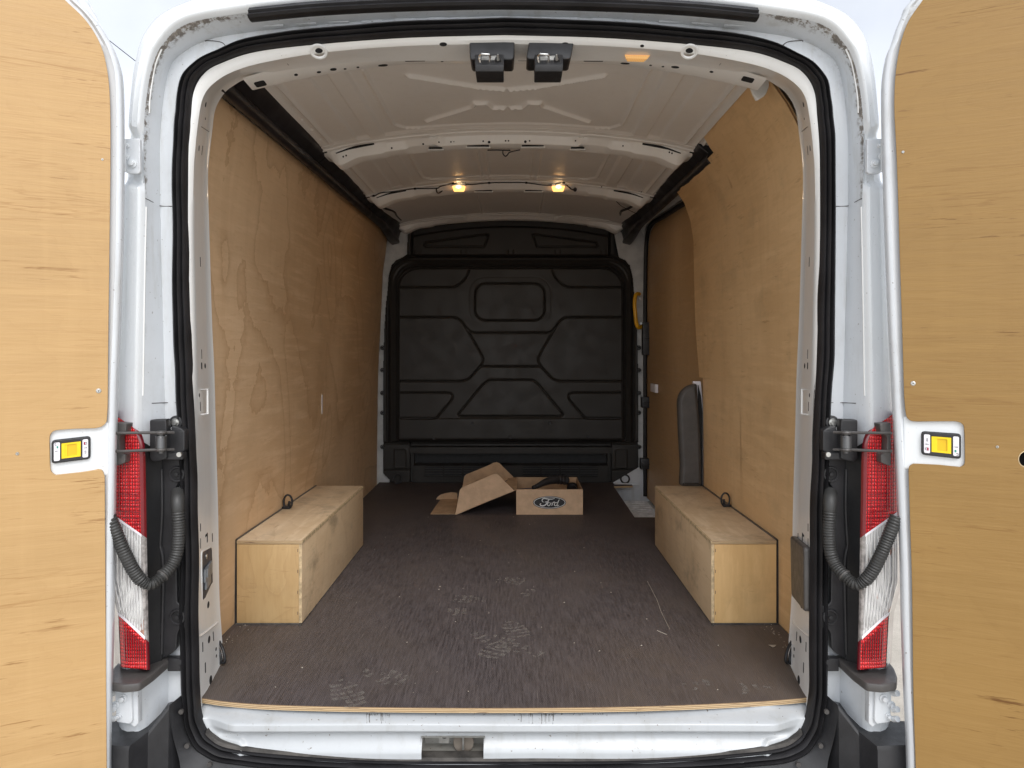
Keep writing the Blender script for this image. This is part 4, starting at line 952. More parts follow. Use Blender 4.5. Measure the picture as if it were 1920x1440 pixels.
def rp(px, py):
    D = 2.5
    for _ in range(12):
        x = CX+(px-VX)*D/F; D = (roofz(x)-CZ)*F/(VY-py)
    return (CX+(px-VX)*D/F, D+CY)
xsw = [[(766, 140), (830, 150), (896, 162), (945, 166)], [(801, 226), (845, 212), (887, 198), (890, 191), (912, 191), (922, 199), (945, 200)]]
for P in xsw:
    q = [rp(*p) for p in P]; q = [(x, y) for x, y in q]
    d = np.minimum(seg_dist(X, Y, q), seg_dist(-X, Y, q)); Zb -= ridge(d, .0075, .0075)
for sx in (.16, .19):
    Zb -= inb2*ridge(AX-.105-(sx-.16)*1.2, .005, .003); Zb -= inb3*ridge(AX-.185, .004, .002)
Zb -= .004*(ridge(Y-1.055, .012, 1)+ridge(Y-1.925, .012, 1))+.0015*np.sin(X*14+Y*3)*np.sin(Y*9)*inb1
rf = gridmesh('roof_panel', X, Y, Z+Zb, M['roof'], VAN)
rft = bvh(rf)
def bow(y, hgt, name='roof_bow', flat=.07):
    xx = np.linspace(-.752, .752, 140); rows_ = []
    for dy, dz in ((-.062, -.001), (-.060, -.004), (-.030, -.0045), (-.026, -.009), (-.008, -.010), (0, -.014), (.018, -hgt), (.022, -hgt-.002), (.022+flat, -hgt-.002), (.026+flat, -hgt+.002), (.05+flat, -.012), (.085+flat, -.006)):
        r_ = []
        for x in xx:
            a = abs(x); low = .022*float(sm(np.array(a), .60, .70)) if dz < -.012 else .006*float(sm(np.array(a), .62, .76)); tp_ = .75*float(sm(np.array(a), .69, .75)) if dz < -.012 else 0; low = low*(1-tp_)+dz*tp_
            wob = .004*float(sm(np.array(abs(a-.30)), .03, .0)) if -.011 < dz < -.003 else 0
            bite = .010*float(sm(np.array(a), .28, .30)*(1-sm(np.array(a), .40, .42))) if dz <= -hgt+.003 and dy < .03 else 0
            r_.append(Vector((x, y+dy+wob*3, roofz(x)+dz-low+bite-(.006 if a > .5 and dz < -.012 else 0)*float(sm(np.array(a), .5, .52)))))
        rows_.append(r_)
    b = loft(name, rows_, M['bow'], VAN, smooth=30); return b
b1 = bow(1.13, .043); b2 = bow(1.995, .038); b3 = bow(2.93, .028, 'front_bow', .05)
b1t, b2t = bvh(b1), bvh(b2)
for a in ((734.5, 277.6, 3.5, 3.5), (793.5, 270, 3.5, 3.5), (823, 266.5, 3, 3), (845.5, 266, 3, 3), (851, 265.6, 2, 2), (906, 264.7, 3, 3), (917, 266.4, 5, 5), (948, 264, 3, 3), (953.5, 264, 3, 3), (985, 265.6, 5, 5), (993, 264, 3, 3), (1079, 264, 3, 3), (1168, 273.5, 3, 3), (643.5, 293.7, 3, 3.5), (649, 291.5, 3, 3.5), (1255, 285.5, 3, 3.5), (1260, 287.5, 3, 3.5)): surf_hole(b1t, *a)
for a in ((1128, 350, 2.5, 2.5), (1198.5, 357.5, 2.5, 3), (1203, 359, 2.5, 3), (868, 342.6, 2, 2), (872, 342.6, 2, 2)): surf_hole(b2t, *a)
for a in ((822, 256, 1, 1),): pass
# long slots pressed in the underside of the bows, each with its bright lower lip
for (y, hg, L_) in ((1.13, .043, ((-.125, .09), (.10, .09), (-.30, .055), (.285, .055))), (1.995, .038, ((-.14, .09), (.125, .09)))):
    for x, w_ in L_:
        c = Vector((x, y+.030, roofz(x)-hg-.0035)); MB().box(c.x-w_/2, c.x+w_/2, c.y-.004, c.y+.012, c.z-.001, c.z+.002).done('bow_slot', M['hole'], VAN, 0)
        MB().box(c.x-w_/2-.004, c.x+w_/2+.006, c.y+.014, c.y+.026, c.z-.006, c.z+.001).done('slot_lip', M['bow'], VAN, 0)
# dark gaps where the bow ends leave the roof skin
for y in (1.13, 1.995):
    for sgn in (1, -1):
        q_ = [Vector((sgn*x, y-.006, roofz(x)-.0125-.02*float(sm(np.array(x), .60, .76)))) for x in (.545, .60, .65, .70)]
        MB().tube(q_, [.004, .006, .0035, .002], 6).done('bow_gap', M['hole'], VAN)
        q_ = [Vector((sgn*x, y-.012, roofz(x)-.016)) for x in (.735, .76, .785)]; MB().tube(q_, .0035, 6).done('bow_gap', M['hole'], VAN)
# side rails: black rolled trims
def rail(name, sgn, y0, y1, cap=False):
    ys_ = np.linspace(y0, y1, 60); rows_ = []
    prof_ = [(.742, 1.708), (.746, 1.694), (.757, 1.681), (.771, 1.669), (.783, 1.661), (.780, 1.653), (.777, 1.643), (.779, 1.632), (.787, 1.624), (.800, 1.620), (.812, 1.628), (.822, 1.66), (.80, 1.76)]
    for y in ys_:
        k = .012*y-.012; g_ = .0007*math.sin(y*31)+.0004*math.sin(y*77); inw = .030*float(sm(np.array(y), 2.3, 3.0)); dn = .05*float(sm(np.array(y), 2.55, 3.05))
        rows_.append([Vector((sgn*(x+g_-inw*(1 if i < 8 else .2)), y, z+k-dn*(1 if 3 < i < 11 else .3)+g_)) for i, (x, z) in enumerate(prof_)])
    o = loft(name, rows_, M['trim'], VAN, closed=True, smooth=55, caps=not cap); return o
rail('side_rail_trim', -1, .14, 3.05); rr_ = rail('side_rail_trim', 1, 1.02, 3.05)
pe = [(.744, 1.706), (.748, 1.694), (.760, 1.681), (.775, 1.668), (.784, 1.660), (.781, 1.643), (.783, 1.632), (.790, 1.626), (.800, 1.622), (.810, 1.630), (.818, 1.66), (.80, 1.72)]
plate('trim_end', [(a, b+.003) for a, b in pe], .006, facing(1.019), M['hole'], VAN)
MB().tube([(.742, 1.017, 1.708), (.748, 1.017, 1.692), (.760, 1.017, 1.680), (.784, 1.017, 1.661), (.778, 1.017, 1.643), (.783, 1.017, 1.628), (.800, 1.017, 1.620)], .0025, 6).done('trim_lip', M['trim'], VAN)
# joint bands and clips on the rails
for sgn, y in ((-1, 1.16), (-1, 2.2)):
    rows_ = [[Vector((sgn*(x-.0018), y+d, z-.0015+.012*y-.012)) for x, z in ((.742, 1.708), (.746, 1.694), (.757, 1.681), (.771, 1.669), (.783, 1.661), (.778, 1.653), (.775, 1.643), (.777, 1.632))] for d in (0, .006)]
    loft('trim_joint', rows_, M['hole'], VAN)
for y in (.62, .74, .86, .98): MB().disc((-.725, y, roofz(.725)-.004), (0, 0, -1), .008, .006, 6, .003).done('rail_clip', M['roof'], VAN)
# wiring along the second bow
wl_ = [(676, 365), (700, 366), (714, 361), (745, 357), (778, 352.5), (818, 352.5), (826, 348), (850, 343), (880, 345), (917, 341.6), (950, 341), (985, 341.3), (1026, 347), (1052, 342)]
q_ = []
for x, y in wl_:
    c, n = hit(b2t, x, y)
    if c is None: c = W(x, y, 2.0); n = Vector((0, -1, -.2))
    q_.append(c+n*.004)
wr_ = part('roof_wiring'); MB().tube(crm(q_, 5), .0028, 6).done('wire', M['rubber'], wr_)
for x, y in ((700, 366), (778, 352.5), (850, 343), (917, 341.6), (987, 341.3), (1057, 341.5)):
    c, n = hit(b2t, x, y)
    if c: MB().disc(c, n, .007, .008, 10).done('wire_clip', M['rubber'], wr_)
MB().tube(crm([W(1057, 342, 1.98), W(1066, 350, 2.0), W(1072, 355, 2.0), W(1080, 357, 2.02)], 4), .0035, 6).done('wire', M['rubber'], wr_); MB().disc(W(1078, 356, 2.0), (0, -1, 0), .010, .01, 10).done('wire_plug', M['rubber'], wr_)
MB().tube(crm([W(914, 281.5, 1.21), W(940, 281.5, 1.21), W(957, 282, 1.21)], 4), .003, 6).tube(crm([W(943, 282, 1.21), W(943, 288, 1.21), W(947, 293, 1.21), W(951, 291, 1.21), W(955, 286, 1.21), W(965, 283, 1.21), W(975, 281, 1.21)], 5), .0025, 6).done('wire_loop', M['rubber'], wr_)
MB().tube(crm([W(818, 353, 2.0), W(819, 360, 2.0), W(823, 362, 2.01), W(830, 357, 2.02)], 4), .0035, 6).done('wire_loop', M['rubber'], wr_)
MB().disc(W(1151, 367, 2.2), (0, -1, 0), .012, .012, 8).tube(crm([W(1150, 370, 2.2), W(1156, 378, 2.25), W(1168, 388, 2.3), (.74, 2.4, 1.68)], 4), .002, 5).tube(crm([W(1196, 378, 2.2), W(1180, 390, 2.35), W(1165, 396, 2.5), W(1163, 404, 2.7)], 4), .007, 6).done('wire_plug', M['rubber'], wr_)
MB().tube(crm([W(708, 382, 2.25), W(720, 390, 2.35), W(738, 396, 2.5), W(744, 404, 2.65), W(752, 412, 2.8)], 4), .007, 6).done('wire', M['rubber'], wr_)
# lit roof lamps
for px in (860, 1047):
    T_ = part('roof_lamp'); c = W(px, 352, 1.985)
    MB().box(c.x-.036, c.x+.036, c.y-.008, c.y+.03, c.z+.008, c.z+.020).done('lamp_base', M['bow'], T_, bevel=.003)
    MB().add([(c.x-.034, c.y-.008, c.z+.008), (c.x+.034, c.y-.008, c.z+.008), (c.x+.034, c.y+.03, c.z+.008), (c.x-.034, c.y+.03, c.z+.008), (c.x-.026, c.y-.004, c.z-.016), (c.x+.026, c.y-.004, c.z-.016), (c.x+.026, c.y+.026, c.z-.016), (c.x-.026, c.y+.026, c.z-.016)], [(0, 1, 5, 4), (1, 2, 6, 5), (2, 3, 7, 6), (3, 0, 4, 7), (4, 5, 6, 7), (0, 1, 2, 3)]).done('lamp_lens', M['lamp'], T_, bevel=.003)
    MB().tube([(c.x-.012, c.y-.0095, c.z+.002), (c.x, c.y-.0115, c.z+.002), (c.x+.012, c.y-.0095, c.z+.002)], [.003, .006, .003], 8).done('bulb', M['bulb'], T_)
    pl = bpy.data.lights.new('lamp_light', 'AREA'); pl.energy = .35; pl.color = (1, .74, .48); pl.size = .05
    lo = bpy.data.objects.new('lamp_light', pl); link(lo, T_); lo.location = c+Vector((0, .01, -.018))
T_ = part('header_lamp'); c1 = [hit(frt, x, y)[0] for x, y in ((1171, 102.5), (1219, 103.5))]
if all(c1):
    a, b = c1; MB().add([a+Vector((0, 0, -.0005)), b+Vector((0, 0, -.0005)), b+Vector((-.008, .03, -.0)), a+Vector((.008, .03, 0)), a+Vector((.006, .004, -.008)), b+Vector((-.006, .004, -.008)), b+Vector((-.012, .028, -.007)), a+Vector((.012, .028, -.007))], [(0, 1, 5, 4), (1, 2, 6, 5), (2, 3, 7, 6), (3, 0, 4, 7), (4, 5, 6, 7)]).done('lamp_lens', M['rearlamp'], T_, bevel=.001)
# door strikers hanging from the header
for px, wpx in ((917, 0), (1027, 0)):
    T_ = part('door_striker'); k = px-917; tl = 2 if k else -2
    ol = [(880, 76), (884, 74), (961, 74), (965, 77), (963, 108), (960, 112), (884, 112), (881, 108)] if not k else [(992, 76), (996, 73), (1072, 73), (1077, 76), (1070, 108), (1066, 111), (992, 111), (987, 108)]
    plate('striker_plate', fillet(pxpoly(ol, .012), .003), .08, facing(.012), M['plastic'], T_, bevel=.003)
    x0_, x1_ = (889, 945) if not k else (1001, 1056)
    A = [W(x0_, 88, .03), W(x1_, 88, .03), W(x1_, 122, -.012), W(x0_+2, 122, -.012), W(x0_+2, 134, -.008), W(x1_-1, 134, -.008)]
    V_ = [A[0], A[1], A[2], A[3], A[5], A[4]]; V_ += [Vector((p.x, .07, p.z)) for p in (A[0], A[1])]+[Vector((A[5].x, .07, A[5].z)), Vector((A[4].x, .07, A[4].z))]
    MB().add(V_, [(0, 1, 2, 3), (3, 2, 4, 5), (0, 3, 5, 9, 6), (1, 7, 8, 4, 2), (5, 4, 8, 9), (0, 6, 7, 1), (6, 9, 8, 7)]).done('striker_block', M['plastic'], T_, bevel=.003)
    e = k*1.0
    MB().tube(crm([W(900+e, 117, -.004), W(899+e, 106, -.012), W(903+e, 101.5, -.022), W(910+e, 101.5, -.026), W(917+e, 102.5, -.022), W(918.5+e, 108, -.014), W(918+e, 117, -.004)], 6), .0028, 8).done('striker_loop', M['chrome'], T_)
    MB().disc(W(934+e, 112, .002), (0, -1, -.6), .0085, .010, 16).done('buffer_pin', M['rubber'], T_); MB().tube([W(934+e, 112, -.01), W(933.5+e, 102, -.024)], [.004, .0016], 8).done('pin_tip', M['steel'], T_)
    for x, y, r_ in ((900, 116, .005), (918.5, 116, .005), (934, 116, .009)): MB().torus(W(x+e, y, -.008), (0, -1, -.7), r_, .0007, 14, 4).done('moulded_rim', M['greyplastic'], T_)
    MB().add([W(903+e, 106, .004), W(931+e, 104, .004), W(929+e, 113, -.003), W(903+e, 113, -.003)], [(0, 1, 2, 3)]).done('inner_bracket', M['steel'], T_, 0)

# ================================================================== BULKHEAD
YB = 3.05
def bp(x, y, Y=YB): p = W(x, y, Y); return (p.x, p.z)
x0b, x1b = bp(716, 0)[0], bp(1200, 0)[0]; z0b, z1b = .0, bp(0, 405)[1]
nx, nz_ = 560, 480
xs = np.linspace(x0b, x1b, nx); zs = np.linspace(z0b, z1b, nz_); X, Z = np.meshgrid(xs, zs)
MXC = bp(957.5, 0)[0]
AXb = np.abs(X-MXC)
def zb(y): return bp(0, y)[1]
def hx(px): return abs(bp(px, 0)[0]-MXC)
dep = np.zeros_like(X)
# main raised panel with rounded upper corners
def rr_mask(hw, zlo, zhi, r):
    dx = AXb-(hw-r); dz = Z-(zhi-r); d = np.where((dx > 0) & (dz > 0), np.hypot(dx, dz)-r, np.maximum(AXb-hw, Z-zhi)); return np.maximum(d, zlo-Z)
dm_ = rr_mask(hx(749), zb(826), zb(504), .13); dep -= .028*(1-sm(dm_, -.006, .004))
dfr = rr_mask(hx(733), zb(834), zb(482), .15); dep -= .022*sm(dfr, -.022, -.010)*0
ring1 = np.abs(rr_mask(hx(742), zb(826), zb(496), .14)); dep += .020*np.exp(-(ring1/.010)**2)
ring2 = np.abs(rr_mask(hx(733), zb(840), zb(487), .15)); dep -= .016*np.exp(-(ring2/.008)**2)
ring3 = np.abs(rr_mask(hx(726), zb(840), zb(480), .16)); dep += .014*np.exp(-(ring3/.007)**2)
gro = []
def both(P): gro.append([bp(*p) for p in P]); gro.append([(2*MXC-a, b) for a, b in [bp(*p) for p in P]])
def smo(P): return [(p.x, p.y) for p in crm([Vector((a, b, 0)) for a, b in P], 5)]
both([(749, 539)]+smo([(840, 539), (852, 538), (863, 532), (873, 522), (880, 508)]))
both([(750, 595)]+smo([(846, 595), (857, 596.5), (865, 602), (872, 611), (889, 640), (903, 665), (906, 675), (901, 686), (885, 704), (877, 711), (866, 714.5)])+[(750, 714.5)])
both(smo([(875, 615), (881, 621), (889, 624), (900, 624)])+[(957, 624)]); both(smo([(896, 692), (901, 688), (908, 687), (920, 687)])+[(957, 687)])
both(smo([(957, 712), (922, 712), (914, 714), (905, 721)])+smo([(862, 773), (860, 777), (864, 780)])+[(957, 780)])
both([(752, 736)]+smo([(838, 736), (846, 737.5), (849.5, 743), (847, 750)])+smo([(824, 777), (820, 782), (812, 784)])+[(754, 784)])
both([(797, 455), (912, 439.5), (916, 441), (908, 463), (798, 463), (795, 460), (797, 455)])
wr2 = rrect(*bp(891, 601), *bp(1021, 532), .07, 6); gro.append(wr2+wr2[:1])
d = np.full(X.shape, 1e9)
for P in gro: d = np.minimum(d, seg_dist(X, Z, P))
dep += .011*np.exp(-(d/.0052)**2)
wo_ = rrect(*bp(880, 612), *bp(1033, 520), .11, 6); dw = seg_dist(X, Z, wo_+wo_[:1]); dep += .0018*np.exp(-(dw/.004)**2)*sm(Z, zb(606), zb(585))
inw = inside(X, Z, wr2); dep -= .004*inw
# lower slope and the flat band under it
dep -= .012*sm(Z, zb(718), zb(728))*0+.014*(1-sm(Z, zb(785.5), zb(783.5)))*(dm_ < 0)*1.0
# everything below the panel steps back
low = 1-sm(Z, zb(829), zb(826)); incol = AXb < hx(768)
dep = np.where(Z < zb(827), .0, dep)
dep += low*incol*.035; bar = sm(Z, zb(851), zb(850))*(1-sm(Z, zb(838), zb(837))); dep -= incol*bar*.045*low
slot_ = (Z < zb(852)) & (Z > zb(871)) & (AXb < hx(775)); dep += slot_*.06
lowlip = (Z <= zb(872)) & (AXb < hx(775)); dep -= lowlip*.04
dep += .012*np.exp(-((Z-zb(831))/.008)**2)
# corner posts with a framed pad
cr_ = (rrect(hx(762), zb(877), hx(740), zb(842), .012)); dcr = seg_dist(AXb, Z, cr_+cr_[:1]); dep -= .004*np.exp(-(dcr/.004)**2)*(Z < zb(835))
dep += .006*np.exp(-((Z-zb(881))/.004)**2)*(AXb > hx(768))
# top section: arched edge, ribs between the two mouldings
arch = zb(425)-(AXb/hx(775))**2*(zb(425)-zb(443)); dep += .03*sm(Z, arch-.012, arch+.004)*0-.018*(1-sm(Z, arch-.01, arch+.006))*(Z > zb(480))*(AXb < hx(775))
dep -= .012*np.exp(-((Z-zb(484.5))/.006)**2)*(AXb < hx(765))+.010*np.exp(-((Z-zb(502))/.006)**2)*(AXb < hx(770))
dep += .02*np.exp(-((AXb-hx(772))/.005)**2)*(Z > zb(478))
for px in (785, 870, 957):                  # short clip towers over the moulding
    for o_ in (-5, 5): dep -= .004*np.exp(-((AXb-hx(px+o_))/.003)**2)*sm(Z, zb(480), zb(478))*(1-sm(Z, zb(471), zb(469)))
dep += .0008*np.sin(X*7)*np.sin(Z*8)
outl = [(718, 880), (718, 700), (720, 620), (724, 560), (728, 520), (733, 497), (742, 487), (753, 482), (763, 476), (764, 440), (766, 430), (790, 424), (820, 417), (860, 412.5), (957, 409)]
pb_ = [bp(*p) for p in outl]; pb_ = [bp(735, 905), bp(718, 888)]+pb_; full = pb_+[(2*MXC-a, b) for a, b in reversed(pb_)]
msk = inside(X, Z, full)
bk = gridmesh('bulkhead', X, YB+dep, Z, M['bulk'], VAN, msk, 50)
MB().box(-.93, .93, 3.13, 3.14, -.06, 1.80).done('bulkhead_backing', M['deep'], VAN, 0)
# clips above the arch and fixing buttons down the sides
for px, py in ((822, 417), (886, 414), (957, 412.5), (1024, 414), (1088, 417)):
    c = W(px, py+1, YB-.003); MB().torus(c, (0, -1, 0), .016, .003, 18, 6).disc(c, (0, -1, 0), .006, .006, 10).done('trim_clip', M['plastic'], bk)
for py in (652, 694, 737, 774, 838):
    for px in (717, 1198):
        c = W(px, py, YB-.004); MB().torus(c, (0, -1, 0), .012, .003, 16, 6).disc(c, (0, -1, 0), .007, .008, 10).done('fixing_button', M['plastic'], bk)
for px, py in ((885, 794), (1031, 793), (814, 822), (957, 820), (1103, 819)):
    c = W(px, py, YB-.046 if py < 800 else YB-.044); MB().disc(c, (0, -1, 0), .011, .004, 14, .009).torus(c+Vector((0, -.003, 0)), (0, -1, 0), .008, .002, 14, 5).done('fixing_button', M['plastic'], bk)
for px in (745, 1172):
    MB().torus(W(px, 898, YB-.03), (0, -1, .3), .028, .006, 20, 8).done('lashing_ring', M['plastic'], bk)
# ventilation grilles
for x0_, x1_ in ((798, 830), (834, 866), (870, 902), (906, 938), (981, 1012), (1016, 1048), (1052, 1084), (1088, 1120)):
    y0_, y1_ = 873.5, 891; a, b = W(x0_, y1_, 3.02), W(x1_, y0_, 3.02)
    gr = MB().box(a.x, b.x, 3.004, 3.008, a.z, b.z).done('vent_opening', M['deep'], bk, 0)
    for k in range(5):
        z = a.z+(b.z-a.z)*k/4; MB().box(a.x, b.x, 2.995, 3.006, z-.0022, z+.0022).done('vent_slat', M['bulk'], gr, 0)
# white steel shoulders either side of the bulkhead
for sgn, xo in ((-1, 715), (1, 1203)):
    if sgn < 0: P = [(700, 910), (700, 420), (745, 425), (768, 430), (765, 475), (745, 510), (735, 560), (730, 910)]
    else: P = [(1190, 945), (1185, 520), (1160, 480), (1150, 430), (1180, 425), (1220, 420), (1226, 500), (1226, 945)]
    plate('body_pillar_panel', pxpoly(P, 3.075), .01, facing(3.072), simple('pale_steel', (.62, .62, .61), .4) if sgn < 0 else bpy.data.materials['pale_steel'], VAN)
MB().torus((0, 0, 0), (0, 0, 1), .001, .0003, 3, 3)
c = W(777, 423, 2.99); MB().disc(c, (0, -1, 0), .011, .002, 16).done('inspection_dot', simple('green_dot', (.05, .22, .08), .5), VAN)
for s_ in (1, -1): plate('upper_gusset', fillet([(x if s_ > 0 else 2*MXC-x, z) for x, z in (pxpoly([(764, 424), (770, 416), (808, 414), (810, 424), (790, 428), (768, 431)], 3.0) if s_ > 0 else list(reversed(pxpoly([(764, 424), (770, 416), (808, 414), (810, 424), (790, 428), (768, 431)], 3.0))))], .006), .006, facing(3.0), M['bow'], VAN)

# ================================================================== SLIDING DOOR SIDE (right, forward)
SD = part('sliding_door', 'closed side door with a darker plywood panel')
pl_ = [(1.45, -.09), (1.45, 1.62), (1.75, 1.645), (2.3, 1.66), (2.72, 1.68), (2.88, 1.655), (2.955, 1.58), (2.985, 1.45), (3.0, 1.2), (3.005, .5), (3.005, -.09)]
plate('plywood_panel', [(y, z) for y, z in pl_][::-1], .009, frame((.905, 0, 0), (0, -1, 0), (0, 0, 1)) @ Matrix.Scale(-1, 4, (1, 0, 0)), ply('sliding_door_plywood', (.58, .39, .21), 'wall', 9, .1, .3, .1), SD)
MB().box(.918, .93, 1.4, 3.06, -.1, 1.78).done('door_skin', M['roof'], SD, 0)
sealp = crm([Vector((.893, y, z)) for y, z in ((1.55, 1.612), (1.9, 1.642), (2.4, 1.668), (2.72, 1.690), (2.87, 1.675), (2.955, 1.61), (2.99, 1.45), (3.005, 1.2), (3.008, .6), (3.008, -.08))], 8)
MB().tube(sealp, .014, 8).done('sliding_door_seal', M['rubber'], VAN)
rows_ = [[p+Vector((-.018, 0, .018 if p.z > 1.6 else 0))+Vector((0, .0, 0)) for p in sealp if p.y < 2.95], [p+Vector((-.05, 0, .07)) for p in sealp if p.y < 2.95]]
loft('door_aperture_rail', rows_, M['bow'], VAN)
for py0, py1, w_ in ((604, 666, 7), (744, 764, 9), (859, 879, 11)):
    a, b = W(1211-w_, py1, 2.96), W(1211+w_, py0, 2.96)
    MB().box(a.x, b.x-.0, 2.93, 2.985, a.z, b.z).box(a.x+.006, b.x-.006, 2.922, 2.93, (a.z+b.z)/2-.006, (a.z+b.z)/2+.006).done('door_guide_block', M['plastic'], VAN, bevel=.005)
hp = crm([W(1199, 551, 2.99), W(1192, 553, 2.96), W(1190, 570, 2.95), W(1191, 585, 2.95), W(1193, 605, 2.95), W(1197, 614, 2.96), W(1204, 612, 2.99)], 6)
GH = part('grab_handle'); MB().tube(hp, .0125, 12).done('grip', simple('amber_plastic', (.80, .42, .02), .35), GH)
for x, y in ((1200, 560), (1202, 606)): MB().disc(W(x, y, 2.97), (0, 1, 0), .008, .02, 10).done('handle_screw', M['steel'], GH)
# white tab on the sliding panel
c = Vector((.892, 2.74, CZ-(726-VY)*(4.57)/F)); MB().box(.880, .9, 2.60, 2.76, c.z-.028, c.z+.024).done('catch_plate', M['label'], SD, bevel=.004)
# step well with ribbed tread
ST = part('side_step')
MB().box(.64, .93, 1.50, 3.06, -.125, -.115).done('tread_plate', M['tread'], ST, 0)
for k in range(26): MB().box(.64, .90, 1.52+k*.058, 1.52+k*.058+.016, -.1148, -.108).done('tread_rib', M['tread'], ST, 0)
MB().box(.655, .664, 1.56, 3.0, -.12, -.014).done('step_side', M['jamb'], ST, 0)
P = [(1150, 905), (1205, 872), (1226, 850), (1226, 950), (1150, 950)]
plate('step_riser', pxpoly(P, 3.03), .01, facing(3.03), M['jamb'], ST)
MB().tube([W(1152, 907, 3.0), W(1198, 908.5, 3.0)], .007, 8).done('riser_ridge', M['jamb'], ST)
# grey cover at the back edge of the side door
P = fillet(pxpoly([(1272, 752), (1277, 736), (1290, 724), (1308, 719), (1311, 758), (1314, 800), (1316, 850), (1317, 912), (1276, 912), (1278, 874), (1274, 808)], 1.47), .014)
plate('rail_end_cover', P, .055, facing(1.47), M['greyplastic'], VAN, bevel=.016, smooth=60)
plate('cover_mount', pxpoly([(1300, 715), (1314, 715), (1317, 740), (1319, 770), (1319, 912), (1312, 912)], 1.50), .02, facing(1.50), M['label'], VAN, bevel=.003)
plate('cover_gap', pxpoly([(1309, 722), (1314, 742), (1317, 775), (1317.5, 912), (1313, 912)], 1.485), .01, facing(1.482), M['hole'], VAN)

# ================================================================== WHEEL ARCH BOXES
def arch_box(sgn):
    T_ = part('wheel_arch_box', ('left' if sgn < 0 else 'right')+' plywood box over the wheel arch')
    xi, xo, y0, y1, h = .666, .878, .537, 1.49, .272
    def bx(name, a, b, c, d, e, f, m, bev=.001):
        o = MB().box(min(a*sgn, b*sgn), max(a*sgn, b*sgn), c, d, e, f).done(name, m, T_, bevel=bev); return o
    t = bx('top_board', xi+.001, xo, y0-.001, y1, h-.0115, h, M['box_top'])
    t.data.materials.append(M['edge'])
    for p in t.data.polygons:
        if p.normal.y < -.5 or p.normal.x*sgn < -.5: p.material_index = 1
    bx('end_board', xi+.0105, xo, y0+.001, y0+.012, .001, h-.013, M['box_end' if sgn < 0 else 'box_end_r'])
    s = bx('side_board', xi, xi+.010, y0-.0005, y1, .001, h-.013, M['box_side']); s.data.materials.append(M['edgeplain'])
    for p in s.data.polygons:
        if p.normal.y < -.5: p.material_index = 1
    # protruding board edge along the top and black mastic against the wall
    bx('top_edge', xi-.0015, xi+.0008, y0, y1, h-.012, h-.0012, M['edgeplain'], 0)
    bx('mastic_strip', xo, xo+.0085, y0+.004, y0+.012, .0, h+.001, M['plastic'], 0); bx('mastic_strip', xo, xo+.007, y0+.012, y1, h-.01, h+.0025, M['greyplastic'], 0)
    for k in range(4):
        z = .03+k*.068; bx('staple', xi+.013, xi+.0145, y0+.0003, y0+.002, z, z+.010, M['ink'], 0)
    return T_
arch_box(-1); arch_box(1)
mb = MB().tube([(-.668, .52, .0015), (-.668, 1.5, .0015)], .003, 6).tube([(.668, .52, .0015), (.668, 1.5, .0015)], .003, 6).tube([(-.668, .533, .0015), (-.88, .533, .0015)], .0035, 6).tube([(.668, .533, .0015), (.88, .533, .0015)], .0035, 6)
mb.done('box_foot_mastic', M['sealdirty'], VAN)
# lashing rings
for sgn, px, py in ((-1, 532, 954), (1, 1376, 950)):
    T_ = part('lashing_ring'); c = WZ(px, py, .272); c.x = sgn*min(abs(c.x), .866); up_ = Vector((0, 0, 1))
    k = 26*(c.y-CY)/F
    P = [c+Vector((sgn*.006, 0, 0))]+[c+Vector((math.sin(a)*.0165*sgn*-1+.004*sgn, -.0, .027-math.cos(a)*.027)) for a in np.linspace(.3, 5.9, 18)]
    P = [p+Vector((-sgn*.012, -.004, .001)) for p in P]; MB().tube(P, .0036, 8).done('ring', M['rubber'], T_); MB().tube([p+Vector((.001, .006, -.001)) for p in P], .0022, 8).done('ring', M['rubber'], T_)
    MB().box(c.x-.014, c.x+.014, c.y-.008, c.y+.012, c.z, c.z+.010).tube([c+Vector((sgn*-.012, 0, .01)), c+Vector((sgn*-.013, 0, .03))], .005, 8).done('ring_base', M['rubber'], T_, bevel=.002)
    T_ = part('lashing_ring')
    c = Vector((sgn*.842, .30, .015)); P = [c+Vector((-sgn*(.045*math.sin(a)), .03*math.sin(a), .036-.042*math.cos(a))) for a in np.linspace(0, 6.28, 20)]
    P = [Vector((sgn*.845, .27, .075)), Vector((sgn*.825, .25, .068)), Vector((sgn*.80, .23, .045)), Vector((sgn*.79, .22, .018)), Vector((sgn*.80, .225, .010)), Vector((sgn*.83, .26, .035)), Vector((sgn*.85, .28, .05))]
    MB().tube(crm(P, 5), .0042, 8).tube(crm([p+Vector((sgn*.012, .004, -.004)) for p in P], 5), .0038, 8).done('ring', M['rubber'], T_)
    MB().box(sgn*.85-.012, sgn*.85+.012, .24, .30, .0, .06).done('ring_base', M['rubber'], T_, bevel=.004)
# grey cover on the right pillar
q = [hit(frt, x, y) for x, y in ((1498, 1012), (1515, 1019), (1515, 1139), (1498, 1128))]
if all(p[0] for p in q):
    c = q[0][0].lerp(q[2][0], .5); nn_ = q[0][1]; u_ = (q[1][0]-q[0][0]); u_.z = 0; u_.normalize(); Mx = frame(c+nn_*.016, u_, (0, 0, 1))
    if (Mx.to_3x3() @ Vector((0, 0, 1))).dot(nn_) < 0: Mx = frame(c+nn_*.016, -u_, (0, 0, 1))
    inv = Mx.inverted(); loc = [inv @ p[0] for p in q]; kx = .03 if loc[0].x > loc[1].x else -.03; loc[0].x += kx*1.5; loc[3].x += kx*1.5; loc[1].x -= kx*1.2; loc[2].x -= kx*1.2; loc[0].z = loc[3].z = 0; plate('pillar_cover', fillet([(p.x, p.y) for p in loc], .014, 6), .018, Mx, M['greyplastic'], VAN, bevel=.005, smooth=60)

